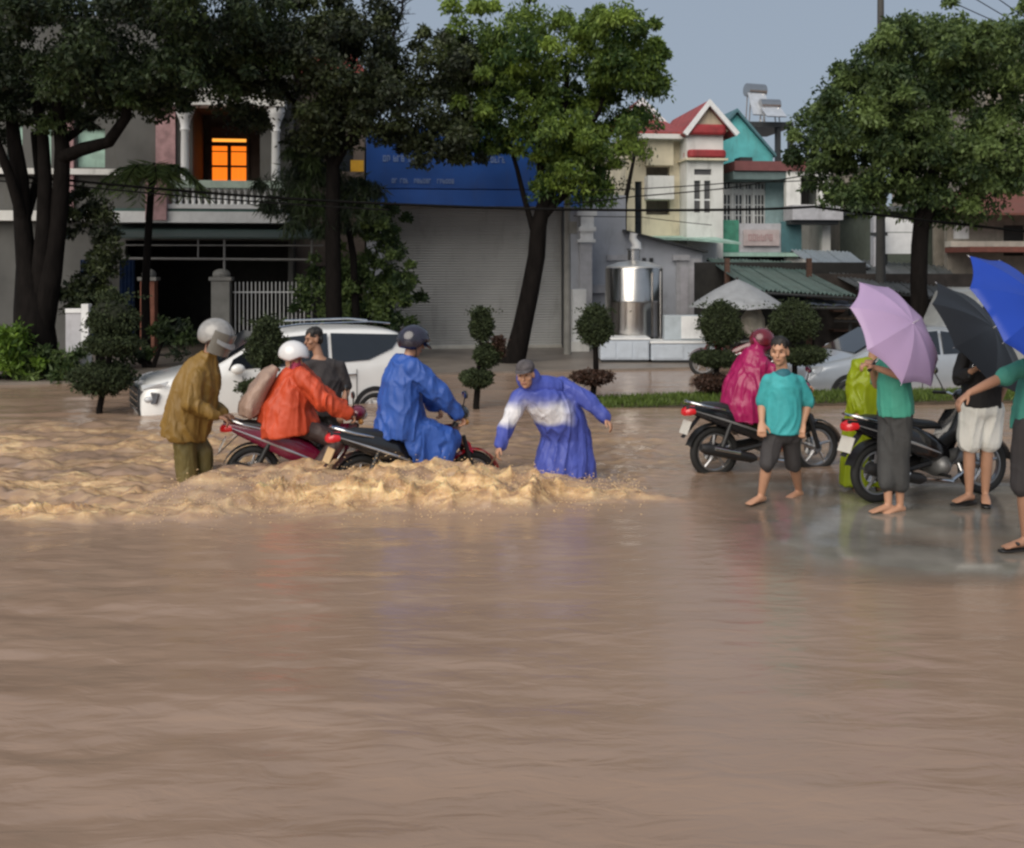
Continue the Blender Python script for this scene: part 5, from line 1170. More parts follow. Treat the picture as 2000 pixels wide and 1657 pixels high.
    q = MB(); q.loft([(V(x, 0, z), V(0, w_, 0), V(0, 0, h_)) for x, z, w_, h_ in ((.08, .69, .07, .02), (0, .715, .11, .04), (-.25, .735, .135, .05), (-.45, .765, .13, .055), (-.7, .795, .115, .045), (-.82, .80, .08, .025))], 16, sq=.7); A(q, 'seat', seat_m or M_blackp)
    q = MB(); q.tube([V(-.55, -.13, .76), V(-.75, -.15, .80), V(-.92, -.1, .845), V(-.96, 0, .85), V(-.92, .1, .845), V(-.75, .15, .80), V(-.55, .13, .76)], .013, 8); A(q, 'grab_rail', M_chrome)
    q = MB(); q.loft([(V(x, 0, z), V(0, w_, 0), V(0, 0, h_)) for x, z, w_, h_ in ((-.86, .755, .085, .045), (-.94, .745, .085, .05), (-.985, .735, .06, .038), (-1.0, .733, .03, .02))], 14, sq=.7); A(q, 'tail_light', M_tail)
    q = MB(); q.prism([V(-.80, -.05, .68), V(-.80, .05, .68), V(-1.0, .045, .46), V(-1.0, -.045, .46)], V(.012, 0, .012)); A(q, 'mud_flap', M_blackp)
    q = MB(); q.prism([V(-.985, -.095, .50), V(-.985, .095, .50), V(-.93, .095, .64), V(-.93, -.095, .64)], V(-.008, 0, .003)); A(q, 'license_plate', plate_m or mat('plate_white', (.62, .60, .55), .4))
    q = MB(); q.ell((.06, 0, .33), (.11, .19, .12)); q.tube([V(.1, -.1, .36), V(.1, .1, .36)], .09, 16); q.tube([V(.2, 0, .37), V(.33, 0, .4)], .075, 12); A(q, 'engine', mat('engine_alloy', (.28, .28, .28), .45, metal=.6))
    q = MB(); q.tube([V(.3, 0, .38), V(.32, -.06, .24), V(.15, -.13, .18), V(-.2, -.15, .22)], .02, 8); A(q, 'exhaust_pipe', M_chrome)
    q = MB(); q.tube([V(-.2, -.16, .225), V(-.26, -.165, .235), V(-.8, -.175, .36), V(-.86, -.175, .375)], [.03, .055, .062, .04], 14); ex = A(q, 'muffler', M_blackp)
    q = MB(); q.tube([V(-.42, -.215, .30), V(-.72, -.23, .365)], [.022, .02], 8); A(q, 'heat_shield', M_chrome, ex)
    q = MB(); q.tube([V(.43, 0, .86), V(.3, 0, .62), V(.12, 0, .5), V(-.1, 0, .56)], [.05, .06, .07, .06], 10); A(q, 'frame', M_blackp)
    q = MB(); q.prism([V(.02, .1, .3), V(-.62, .1, .24), V(-.66, .1, .30), V(-.6, .1, .34), V(.05, .1, .42)], (0, .03, 0)); A(q, 'chain_case', M_blackp)
    return t
M_maroon = mat('maroon_paint', (.17, .008, .035), .2, coat=.8, var=.05)
M_black = mat('black_paint', (.012, .012, .014), .18, coat=.8, var=.05)
M_redp = mat('red_paint', (.48, .008, .018), .22, coat=.8, var=.05)
M_darkred = mat('dark_red_paint', (.10, .006, .01), .22, coat=.8, var=.05)
M_silver = mat('silver_stripe', (.62, .62, .64), .25, metal=.7)
B1 = dict(loc=V(-2.2, 11.11, -.29), yaw=R(15), pitch=R(5)); B2 = dict(loc=V(-.99, 10.55, -.24), yaw=R(28), pitch=R(3)); B3 = dict(loc=V(2.81, 11.36, -.07), yaw=R(15)); B4 = dict(loc=V(4.06, 9.94, .0), yaw=R(18))
motorbike('maroon_motorbike', 'maroon motorbike half under water, ridden by the person in orange', B1['loc'], B1['yaw'], M_maroon, M_silver, M_maroon, pitch=B1['pitch'])
motorbike('black_motorbike', 'black motorbike with red front fender, ridden by the person in blue', B2['loc'], B2['yaw'], M_black, M_silver, M_redp, pitch=B2['pitch'], shield_m=M_darkred, plate_m=mat('plate_orange_lit', (.62, .45, .25), .4))  # pale plate with the orange light on it put into its colour
motorbike('black_motorbike', 'black motorbike at the water edge, ridden by the person in magenta', B3['loc'], B3['yaw'], M_black, mat('grey_stripe', (.2, .2, .2), .4), M_black)
motorbike('black_motorbike', 'black motorbike with silver fittings parked beside the white-shorts person', B4['loc'], B4['yaw'], M_black, M_silver, M_black)
motorbike('parked_motorbike', 'dark red motorbike parked by the stall behind the topiaries', V(P(1432, 0, 21.2).x, 21.2, -.05), R(170), M_darkred, M_silver, M_darkred)
# red cowl on the front of the second bike
# ------------------------------------------------------------------ people
M_skin = mat('skin', (.50, .27, .17), .5, var=.08, bump=.05)
M_skin2 = mat('skin_tanned', (.36, .19, .12), .5, var=.08, bump=.05)
M_hair = mat('black_hair', (.012, .010, .009), .5, var=.3, bump=.5, bscale=60)
M_eye = mat('dark_eye', (.02, .015, .012), .2)
M_lip = mat('lips', (.32, .12, .10), .5)

def hand(mb, w, d, side, s=1.0, curl=.5, up=None):
    """Palm, four unequal bent fingers and a thumb leaving the side of the palm."""
    d = d.normalized(); up = (up or V(0, 0, 1)); lat = d.cross(up)
    if lat.length < .1: lat = d.cross(V(0, 1, 0))
    lat.normalize(); nrm = lat.cross(d).normalized()           # back of the hand
    k = 1.12 * s
    mb.loft([(w - d * .01 * k, lat * .026 * k, nrm * .02 * k), (w + d * .03 * k, lat * .036 * k, nrm * .017 * k), (w + d * .085 * k, lat * .042 * k, nrm * .015 * k), (w + d * .095 * k, lat * .038 * k, nrm * .012 * k)], 12)
    for i, ln in enumerate((.062, .072, .068, .052)):
        o = (i - 1.5) * .021 * k; p0 = w + d * .088 * k + lat * o
        a1 = curl * .9; d1 = d * math.cos(a1) - nrm * math.sin(a1); a2 = curl * 2.2; d2 = d * math.cos(a2) - nrm * math.sin(a2)
        p1 = p0 + d1 * ln * .55 * k; p2 = p1 + d2 * ln * .55 * k
        mb.cap(p0 - d * .01, .0098 * k, p1, .0092 * k, 8); mb.cap(p1, .0092 * k, p2, .0078 * k, 8)
    p0 = w + d * .028 * k + lat * .03 * k * side; td = (d * .65 + lat * side * .7 - nrm * .35).normalized()
    p1 = p0 + td * .04 * k; p2 = p1 + (td * .6 + d * .7 - nrm * .4 * curl).normalized() * .032 * k
    mb.cap(p0, .013 * k, p1, .011 * k, 8); mb.cap(p1, .011 * k, p2, .0088 * k, 8)

def foot(mb, an, toe, s=1.0):
    toe = V(toe[0], toe[1], 0).normalized(); lat = toe.cross(V(0, 0, 1)); z = V(0, 0, 1); b_ = an - z * .075 * s
    mb.loft([(b_ - toe * .06 * s + z * .03 * s, lat * .022 * s, z * .024 * s), (b_ - toe * .04 * s + z * .034 * s, lat * .032 * s, z * .034 * s), (b_ + toe * .02 * s + z * .04 * s, lat * .036 * s, z * .04 * s), (b_ + toe * .1 * s + z * .028 * s, lat * .042 * s, z * .028 * s), (b_ + toe * .16 * s + z * .018 * s, lat * .046 * s, z * .018 * s), (b_ + toe * .19 * s + z * .014 * s, lat * .036 * s, z * .013 * s)], 12)
    for i, ln in enumerate((.032, .027, .023, .019, .016)):
        o = (i - 2) * .0175 * s; mb.cap(b_ + toe * .175 * s + lat * o + z * .011 * s, .0095 * s, b_ + toe * (.185 * s + ln) + lat * o + z * .009 * s, .008 * s, 6)

def human(name, lb, D, j, s=1.0, hf=(0, -1, 0), hu=(0, 0, 1), toe=(0, -1, 0), curl=.5, skin=None, hair=True, grp=None, cat='person', base_z=None, hdl=None, hdr=None):
    """j: joints as world points. One continuous body, with eyes, mouth and hair as children."""
    base = V((j['al'].x + j['ar'].x) / 2, (j['al'].y + j['ar'].y) / 2, min(j['al'].z, j['ar'].z) - .08)
    t = thing(name, lb, cat, base, group=grp); q = MB(); sk = skin or M_skin
    lat = (j['sl'] - j['sr']).normalized(); hlat = (j['hl'] - j['hr']).normalized()
    pel, che, nec = j['pel'], j['che'], j['nec']
    q.tor([(pel - (che - pel).normalized() * .1 * s, .11 * s, .08 * s), (pel, .16 * s, .11 * s), (pel.lerp(che, .4), .135 * s, .1 * s), (che, .155 * s, .112 * s), (che.lerp(nec, .55), .15 * s, .095 * s), (che.lerp(nec, .85), .09 * s, .07 * s), (nec, .055 * s, .055 * s)], lat)
    f = Vector(hf).normalized(); u0 = Vector(hu); rt = f.cross(u0).normalized(); u = rt.cross(f).normalized(); c = j['hea']; k = 1.04 * s
    q.cap(nec - (c - nec) * .2, .058 * k, c - u * .05 * k - f * .012, .052 * k)
    q.ell(c + u * .035 * k - f * .005, (.076 * k, .094 * k, .098 * k), f, u); q.ell(c - u * .05 * k + f * .022 * k, (.06 * k, .066 * k, .075 * k), f, u); q.ell(c - u * .098 * k + f * .06 * k, (.026 * k, .024 * k, .022 * k), f, u)
    q.cap(c + f * .086 * k + u * .012 * k, .011 * k, c + f * .108 * k - u * .026 * k, .0155 * k); q.ell(c + f * .083 * k + u * .035 * k, (.052 * k, .016 * k, .012 * k), f, u)
    q.ell(c + f * .082 * k - u * .062 * k, (.024 * k, .014 * k, .012 * k), f, u)
    for sg in (-1, 1):
        q.ell(c + rt * sg * .077 * k - u * .004 - f * .008, (.012 * k, .022 * k, .034 * k), f, u); q.ell(c + rt * sg * .045 * k + f * .06 * k - u * .022 * k, (.026 * k, .026 * k, .022 * k), f, u)
    for sd, sg in (('l', 1), ('r', -1)):
        S, E, W_ = j['s' + sd], j['e' + sd], j['w' + sd]
        q.cap(che.lerp(nec, .5).lerp(S, .5), .055 * s, S, .05 * s); q.cap(S, .05 * s, E, .041 * s); q.cap(E, .042 * s, E.lerp(W_, .35), .041 * s); q.cap(E.lerp(W_, .35), .041 * s, W_, .026 * s)
        hd = (hdl if sd == 'l' else hdr) or (W_ - E); hand(q, W_, Vector(hd), sg * (1 if f.y < 0 else 1), s, curl)
        Hp, K_, A_ = j['h' + sd], j['k' + sd], j['a' + sd]
        q.cap(Hp, .088 * s, K_, .055 * s); q.cap(K_, .054 * s, K_.lerp(A_, .35), .055 * s); q.cap(K_.lerp(A_, .35), .055 * s, A_, .034 * s); foot(q, A_, toe if not isinstance(toe, dict) else toe[sd], s)
    b_ = solid(q, 'body', sk, t, .0088, 3)
    for sg in (-1, 1):
        q = MB(); q.ell(c + rt * sg * .032 * k + f * .087 * k + u * .012 * k, (.012 * k, .006 * k, .0052 * k), f, u, 10, 6); q.build('eye', M_eye, t, smooth=60)
        q = MB(); q.ell(c + rt * sg * .034 * k + f * .091 * k + u * .036 * k, (.019 * k, .005 * k, .0035 * k), f, u, 10, 6); q.build('eyebrow', M_hair, t, smooth=60)
    q = MB(); q.ell(c + f * .092 * k - u * .062 * k, (.024 * k, .008 * k, .0065 * k), f, u, 10, 6); q.build('mouth', M_lip, t, smooth=60)
    if hair:
        q = MB(); q.ell(c + u * .072 * k - f * .014 * k, (.085 * k, .1 * k, .084 * k), f, u); q.ell(c + u * .012 * k - f * .052 * k, (.078 * k, .055 * k, .08 * k), f, u)
        solid(q, 'hair', M_hair, t, .008, 1, .02, (34, 34, 30))
    return t, dict(f=f, u=u, rt=rt, lat=lat, c=c, s=s, k=k)

def garment(t, name, m_, prims, vox=.0115, fold=.012, seed=0.0, freq=(7, 7, 2.2), smooth=3):
    fold *= 1.5
    q = MB()
    for p in prims:
        if p[0] == 'T': q.tor(p[2], p[1])
        elif p[0] == 'C': q.cap(*p[1:])
        elif p[0] == 'E': q.ell(*p[1:])
    return solid(q, name, m_, t, vox, smooth, fold, freq, seed)

def sleeve(S, E, W_, r0, r1, r2, frac=1.0):
    yoke = ('C', j['che'].lerp(j['nec'], .5).lerp(S, .35), r0 * 1.25, S, r0)
    if frac <= .5: return [yoke, ('C', S, r0, S.lerp(E, frac * 2), r1)]
    return [yoke, ('C', S, r0, E, r1), ('C', E, r1, E.lerp(W_, (frac - .5) * 2), r2)]

def helmet(t, h, m_, brim=True, full=False, visor=None, sc_=1.08):
    f, u, rt, c, k = h['f'], h['u'], h['rt'], h['c'], h['k'] * sc_
    q = MB(); rows = []; cc = c + u * .03 * k
    rr = (.118 * k, .138 * k, .125 * k); na = 32; nt_ = 12
    outer = []; inner = []
    for i in range(nt_ + 1):
        row = []
        for j_ in range(na + 1):
            a = 2 * math.pi * j_ / na; fr = math.cos(a)          # 1 = front
            tmax = R(84) if fr > .55 else R(84 + (34 if not full else 44) * min(1, (.55 - fr) / .6))
            th = tmax * i / nt_
            row.append(cc + rt * rr[0] * math.sin(th) * math.sin(a) + f * rr[1] * math.sin(th) * math.cos(a) + u * rr[2] * math.cos(th))
        outer.append(row)
    me = MB(); me.sheet(outer); o = me.build('helmet', m_, t, smooth=50)
    md = o.modifiers.new('th', 'SOLIDIFY'); md.thickness = -.016; md.offset = -1
    q = MB(); rows = [[cc + rt * math.sin(a) * rr[0] * e + f * (math.cos(a) * rr[1] * e) + u * (.012 * k - .03 * (e - 1) * 8 * math.cos(a)) for a in np.linspace(-.95, .95, 13)] for e in (.98, 1.15, 1.3)]
    if brim: q.sheet(rows, (0, 0, -.006)); q.build('helmet_peak', m_, o, smooth=50)
    if visor:
        q = MB(); rows = [[cc + rt * math.sin(a) * rr[0] * 1.1 + f * math.cos(a) * rr[1] * 1.12 + u * z for a in np.linspace(-1.25, 1.25, 15)] for z in (.06 * k, .0, -.07 * k, -.12 * k)]
        q.sheet(rows, (0, 0, -.003)); q.build('helmet_visor', visor, o, smooth=60)
    q = MB()
    for sg in (-1, 1): q.tube([c + rt * sg * .1 * k - u * .0, c + rt * sg * .075 * k + f * .03 - u * .09 * k, c + f * .045 * k - u * .128 * k], .006, 6)
    q.build('chin_strap', M_blackp, o)
    for sg in (-.05, .05):
        q = MB(); q.ell(cc + u * .112 * k + rt * sg * k + f * .03 * k, (.012, .03, .006), f, u); q.build('helmet_vent', M_blackp, o, smooth=60)
    return o

def rider(bike, lean=0.0, hz=1.6, pz=.84, px=-.22, knee=.2):
    """Seated joints in bike space, hands on the grips."""
    M_ = Matrix.Translation(bike['loc']) @ Matrix.Rotation(bike['yaw'], 4, 'Z') @ Matrix.Rotation(bike.get('pitch', 0) , 4, 'Y'); g = lambda x, y, z: M_ @ V(x, y, z)
    nx = px + .1 + lean; nz = hz - .17
    j = dict(pel=g(px, 0, pz + .03), che=g(px + .06 + lean * .55, 0, pz + (nz - pz) * .62), nec=g(nx, 0, nz), hea=g(nx + .04, 0, hz))
    for sd, sg in (('l', 1), ('r', -1)):
        j['s' + sd] = g(nx - .03, sg * .185, nz - .065); j['e' + sd] = g(nx + .22, sg * .28, nz - .30); j['w' + sd] = g(.29, sg * .285, 1.0)
        j['h' + sd] = g(px, sg * .1, pz); j['k' + sd] = g(px + .44, sg * (knee), pz - .14); j['a' + sd] = g(.0, sg * .19, .36)
    fwd = (M_.to_3x3() @ V(1, 0, 0))
    return j, g, fwd

def raincoat_mat(name, c, rough=.52): return mat(name, c, rough, var=.16, scale=3, bump=.4, bscale=11, stretch=(1, 1, .45), trans=.12, crease=.55)

# 1 -- person in olive raincoat pushing the maroon bike
D = 10.7; Q = lambda u, v, dd=0.0: P(u, v, D + dd)
j = dict(pel=Q(362, 828), che=Q(386, 752), nec=Q(406, 704), hea=Q(419, 662), sl=Q(398, 730, .16), sr=Q(386, 734, -.16), el=Q(402, 790, .22), wl=Q(436, 806, .16), er=Q(372, 790, -.26), wr=Q(424, 812, -.2),
         hl=Q(366, 834, .09), hr=Q(358, 836, -.09), kl=Q(396, 884, .1), kr=Q(362, 890, -.1), al=Q(400, 962, .1), ar=Q(368, 968, -.1))
t, h = human('person', 'person in olive raincoat and grey helmet pushing the maroon motorbike', D, j, 1.04, (.86, -.3, -.38), (.38, 0, .9), (1, -.2, 0), .7, M_skin2, hair=False)
M_ol = raincoat_mat('olive_raincoat', (.25, .145, .03)); M_ol2 = raincoat_mat('olive_trousers', (.16, .125, .04))
L_ = V(.15, 1, 0)
garment(t, 'raincoat', M_ol, [('T', L_, [(Q(360, 856), .26, .24), (Q(362, 838), .26, .25), (Q(374, 795), .25, .25), (Q(385, 752), .24, .24), (Q(392, 728), .22, .21), (Q(400, 708), .16, .15), (Q(407, 694), .10, .10), (Q(409, 688), .085, .085)])] + sleeve(j['sr'], j['er'], j['wr'], .10, .09, .066) + sleeve(j['sl'], j['el'], j['wl'], .10, .09, .066), fold=.022, seed=3)
garment(t, 'trousers', M_ol2, [('C', j['hr'] , .13, j['kr'], .115), ('C', j['kr'], .115, j['ar'], .1), ('C', j['hl'], .13, j['kl'], .105), ('C', j['kl'], .105, j['al'], .09)], fold=.014, seed=5)
helmet(t, h, mat('grey_helmet', (.30, .29, .28), .3, coat=.4, var=.2, scale=12), True, True, mat('smoky_visor', (.16, .15, .13), .15, spec=.8), sc_=1.22)

# 2 -- rider in orange with a white helmet
j, g, fw_ = rider(B1, -.08, 1.60, .82, -.2); j['hea'] = g(-.31, 0, 1.53); j['nec'] = g(-.30, 0, 1.39)
t, h = human('person', 'rider in orange raincoat and white helmet on the maroon motorbike', 11, j, .98, fw_ + V(0, -.25, -.25), (0, 0, 1), fw_, .95, hair=False)
M_or = raincoat_mat('orange_raincoat', (.62, .08, .028)); bl = (j['sl'] - j['sr']).normalized()
garment(t, 'raincoat', M_or, [('T', bl, [(g(-.28, 0, .72), .31, .33), (g(-.30, 0, .82), .31, .34), (g(-.32, 0, 1.0), .29, .28), (g(-.30, 0, 1.18), .27, .22), (g(-.29, 0, 1.32), .20, .15), (g(-.28, 0, 1.42), .10, .09)])] + sleeve(j['sr'], j['er'] + V(0, -.02, -.02), j['wr'], .105, .115, .075) + sleeve(j['sl'], j['el'], j['wl'], .105, .11, .075), fold=.024, seed=11)
garment(t, 'trousers', mat('brown_trousers', (.05, .03, .028), .6, var=.2), [('C', j['hr'], .115, j['kr'], .085), ('C', j['kr'], .085, j['ar'], .07), ('C', j['hl'], .115, j['kl'], .085), ('C', j['kl'], .085, j['al'], .07)], fold=.01)
helmet(t, h, mat('white_helmet', (.72, .71, .72), .25, coat=.5, var=.04), False)
q = garment(t, 'scarf', mat('pink_patterned_scarf', (.45, .06, .13), .7, var=.6, scale=40), [('E', h['c'] - h['u'] * .06 + h['f'] * .055, (.075, .055, .07), h['f'], h['u']), ('C', j['nec'], .075, j['nec'] + V(.03, 0, .05), .07)], .01, .006)
t = thing('backpack', 'pale beige rain-covered backpack on the back of the rider in orange', 'backpack', g(-.7, 0, .86))
garment(t, 'rain_cover', raincoat_mat('beige_cover', (.42, .29, .23)), [('T', bl, [(g(-.74, 0, .88), .15, .09), (g(-.72, 0, .97), .19, .12), (g(-.64, 0, 1.16), .19, .11), (g(-.55, 0, 1.33), .16, .08), (g(-.48, 0, 1.43), .09, .045)])], fold=.02, seed=8)

# 3 -- man in dark T-shirt standing behind
D = 12.4; Q = lambda u, v, dd=0.0: P(u, v, D + dd)
j = dict(pel=Q(636, 790), che=Q(634, 730), nec=Q(622, 694), hea=Q(613, 664), sl=Q(664, 716, .03), sr=Q(603, 714, -.05), el=Q(678, 760, .05), wl=Q(668, 800, -.12), er=Q(592, 760, -.1), wr=Q(606, 798, -.25),
         hl=Q(650, 795), hr=Q(622, 795), kl=Q(652, 862), kr=Q(620, 862), al=Q(655, 930), ar=Q(618, 930))
t, h = human('person', 'bareheaded man in dark grey T-shirt standing beside the white car', D, j, 1.0, (-.85, -.5, -.1), (0, 0, 1), (-.5, -.8, 0), .5, M_skin2)
la = (j['sl'] - j['sr']).normalized()
garment(t, 't_shirt', mat('charcoal_tee', (.035, .03, .032), .8, var=.15, bump=.2), [('T', la, [(Q(638, 812), .2, .15), (Q(637, 780), .2, .15), (Q(635, 740), .21, .15), (Q(633, 720), .18, .115), (Q(626, 704), .1, .085)])] + sleeve(j['sl'], j['el'], j['wl'], .075, .08, 0, .42) + sleeve(j['sr'], j['er'], j['wr'], .075, .08, 0, .42), fold=.014, seed=2)
garment(t, 'shorts', M_blackp, [('C', j['hr'], .11, j['kr'], .09), ('C', j['hl'], .11, j['kl'], .09), ('E', j['pel'], (.17, .13, .12))], fold=.01)

# 4 -- rider in blue raincoat
j, g, fw_ = rider(B2, -.06, 1.69, .86, -.2)
t, h = human('person', 'rider in long blue raincoat and dark helmet on the black motorbike', 10.4, j, 1.03, fw_ + V(.1, -.1, -.15), (0, 0, 1), fw_, .95, hair=False)
M_bl = raincoat_mat('blue_raincoat', (.035, .105, .42)); bl = (j['sl'] - j['sr']).normalized()
garment(t, 'raincoat', M_bl, [('T', bl, [(g(-.2, 0, .74), .28, .27), (g(-.21, 0, .86), .28, .27), (g(-.23, 0, 1.1), .26, .22), (g(-.23, 0, 1.32), .25, .19), (g(-.22, 0, 1.48), .2, .14), (g(-.21, 0, 1.57), .1, .09)])] + sleeve(j['sr'], j['er'], j['wr'], .11, .115, .08) + sleeve(j['sl'], j['el'], j['wl'], .11, .11, .08)
        + [('T', V(fw_.x, fw_.y, 0), [(g(.16, -.22, .18), .13, .03), (g(.12, -.24, .38), .17, .04), (g(.02, -.25, .6), .23, .05), (g(-.08, -.2, .8), .2, .08)]), ('C', j['hr'], .16, j['kr'], .13), ('C', j['hl'], .16, j['kl'], .13), ('C', j['kr'], .13, g(.12, -.22, .28), .1)], fold=.024, seed=21)
garment(t, 'trousers', mat('black_trousers', (.02, .02, .024), .6), [('C', j['kr'], .075, j['ar'], .065), ('C', j['kl'], .075, j['al'], .065)], fold=.008)
helmet(t, h, mat('dark_helmet', (.018, .016, .03), .18, coat=.7, var=.5, scale=14), True, True)
o = MB()
for sg, z in ((-.05, .05), (.03, -.02), (-.02, -.05)): o.ell(h['c'] + h['u'] * (z + .03) - h['f'] * .125 + h['rt'] * sg, (.03, .012, .01), h['f'], h['u'], 8, 5)
o.build('helmet_decal', M_silver, t, smooth=60)

# 5 -- person in blue raincoat bending with one arm out
D = 10.6; Q = lambda u, v, dd=0.0: P(u, v, D + dd)
j = dict(pel=Q(1112, 846, .12), che=Q(1070, 775, -.05), nec=Q(1038, 752, -.16), hea=Q(1027, 733, -.26), sr=Q(1014, 780, -.14), sl=Q(1098, 752, -.0), er=Q(992, 828, -.2), wr=Q(977, 868, -.22), el=Q(1148, 782, -.05), wl=Q(1180, 816, -.1),
         hr=Q(1085, 856, .1), hl=Q(1130, 850, .14), kr=Q(1070, 915, .0), kl=Q(1142, 912, .06), ar=Q(1068, 985, .1), al=Q(1150, 985, .16))
t, h = human('person', 'person in blue raincoat and grey cap bending down, one arm stretched out', D, j, 1.0, (-.28, -.95, -.12), (-.12, -.1, .98), (-.3, -1, 0), .6, M_skin, hair=False)
M_bl2 = raincoat_mat('violet_blue_raincoat', (.075, .105, .46)); pass
la = (j['sl'] - j['sr']).normalized()
M_bl3 = raincoat_mat('glare_blue_raincoat', (.075, .105, .46)); nt = M_bl3.node_tree; N = nt.nodes; L = nt.links; bs = N['Principled BSDF']  # pale chest band paints the bright wet glare into the coat colour
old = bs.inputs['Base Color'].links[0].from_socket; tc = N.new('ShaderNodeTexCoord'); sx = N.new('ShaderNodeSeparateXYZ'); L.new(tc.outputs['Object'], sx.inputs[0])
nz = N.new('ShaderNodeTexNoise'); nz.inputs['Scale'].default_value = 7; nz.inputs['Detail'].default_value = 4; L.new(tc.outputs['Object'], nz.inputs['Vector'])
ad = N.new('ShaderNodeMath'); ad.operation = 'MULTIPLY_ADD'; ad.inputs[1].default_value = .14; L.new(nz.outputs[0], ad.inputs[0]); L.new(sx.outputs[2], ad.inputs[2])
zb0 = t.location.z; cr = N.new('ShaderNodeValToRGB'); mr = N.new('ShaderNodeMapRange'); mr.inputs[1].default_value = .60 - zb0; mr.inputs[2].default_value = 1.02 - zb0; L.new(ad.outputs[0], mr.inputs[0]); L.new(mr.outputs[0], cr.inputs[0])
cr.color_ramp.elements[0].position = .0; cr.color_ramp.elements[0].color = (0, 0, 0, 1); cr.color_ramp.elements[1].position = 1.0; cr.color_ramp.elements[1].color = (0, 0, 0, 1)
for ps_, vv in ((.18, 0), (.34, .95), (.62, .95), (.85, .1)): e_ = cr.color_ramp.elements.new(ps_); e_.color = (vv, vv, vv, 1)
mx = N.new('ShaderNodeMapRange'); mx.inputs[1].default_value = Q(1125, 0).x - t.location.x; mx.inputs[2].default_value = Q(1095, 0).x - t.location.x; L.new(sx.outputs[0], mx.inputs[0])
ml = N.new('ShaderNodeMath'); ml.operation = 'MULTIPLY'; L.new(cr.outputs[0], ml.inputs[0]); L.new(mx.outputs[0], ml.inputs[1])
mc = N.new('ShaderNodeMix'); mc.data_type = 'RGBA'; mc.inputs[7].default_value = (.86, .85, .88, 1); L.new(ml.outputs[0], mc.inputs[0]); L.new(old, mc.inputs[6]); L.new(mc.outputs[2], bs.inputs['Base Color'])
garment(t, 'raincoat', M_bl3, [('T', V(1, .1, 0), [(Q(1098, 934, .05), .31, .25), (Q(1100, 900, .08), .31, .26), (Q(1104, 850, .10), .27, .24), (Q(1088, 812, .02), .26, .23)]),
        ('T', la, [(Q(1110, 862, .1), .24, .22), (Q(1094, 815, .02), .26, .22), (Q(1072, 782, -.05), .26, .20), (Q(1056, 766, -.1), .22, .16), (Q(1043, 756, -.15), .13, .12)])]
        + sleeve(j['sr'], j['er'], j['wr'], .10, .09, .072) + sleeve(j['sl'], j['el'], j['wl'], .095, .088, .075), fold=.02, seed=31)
garment(t, 'trouser_leg', M_bl2, [('C', j['hl'], .14, Q(1145, 910, .04), .1), ('C', Q(1145, 910, .04), .1, Q(1152, 960, .06), .075)], fold=.012, seed=4)
garment(t, 'trouser_leg', mat('grey_trousers', (.06, .06, .08), .6), [('C', j['kr'], .085, j['ar'], .07), ('C', j['kl'], .07, j['al'], .06)], fold=.01)
garment(t, 'hood', M_bl2, [('E', h['c'] - h['f'] * .09 - h['u'] * .06, (.13, .1, .13), h['f'], h['u']), ('C', j['nec'], .1, j['nec'] - h['f'] * .06, .11), ('C', j['nec'], .1, j['che'].lerp(j['nec'], .5).lerp(j['sl'], .6), .12)], .012, .008, 2)
M_cap = mat('grey_cap', (.085, .075, .08), .8, var=.4, scale=20, bump=.3)
q = MB(); c, f, u, rt = h['c'], h['f'], h['u'], h['rt']
q.ell(c + u * .075 - f * .01, (.098, .115, .085), f, u); solid(q, 'cap', M_cap, t, .009, 2, .004)
q = MB(); q.sheet([[c + u * (.07 - .05 * (e - 1) ** 2) + rt * math.sin(a) * .095 + f * math.cos(a) * .11 * e for a in np.linspace(-1, 1, 11)] for e in (.95, 1.3, 1.6)], (0, 0, -.006)); q.build('cap_brim', M_cap, t, smooth=60)
q = MB(); q.tube([Q(975, 880, -.22), Q(966, 895, -.2), Q(953, 915, -.15)], .009, 6); o = q.build('rope', mat('rope_brown', (.13, .08, .05), .8), None); tag(o, 'short brown rope held by the bending person in blue', 'rope')

# 6 -- rider in magenta
j, g, fw_ = rider(B3, .02, 1.47, .80, -.2)
t, h = human('person', 'rider in glossy magenta raincoat on the black motorbike at the water edge', 11.4, j, .97, fw_ + V(0, .2, -.1), (0, 0, 1), fw_, .95, hair=False)
M_mg = raincoat_mat('magenta_raincoat', (.36, .012, .10), .3); bl = (j['sl'] - j['sr']).normalized()
garment(t, 'raincoat', M_mg, [('T', bl, [(g(-.24, 0, .62), .28, .26), (g(-.24, 0, .8), .29, .28), (g(-.22, 0, 1.0), .28, .25), (g(-.17, 0, 1.18), .25, .2), (g(-.14, 0, 1.32), .2, .14), (g(-.12, 0, 1.42), .1, .09)]), ('E', h['c'] - h['f'] * .03, (.11, .12, .14), h['f'], h['u'])]
        + sleeve(j['sr'], j['er'], j['wr'], .10, .10, .075) + sleeve(j['sl'], j['el'], j['wl'], .10, .10, .075) + [('C', j['hr'], .14, j['kr'], .11), ('C', j['kr'], .11, g(.05, -.2, .4), .09), ('C', j['hl'], .14, j['kl'], .11)], fold=.022, seed=41)
helmet(t, h, mat('wine_helmet', (.12, .01, .02), .25, coat=.5, var=.3, scale=12), True, sc_=.94)

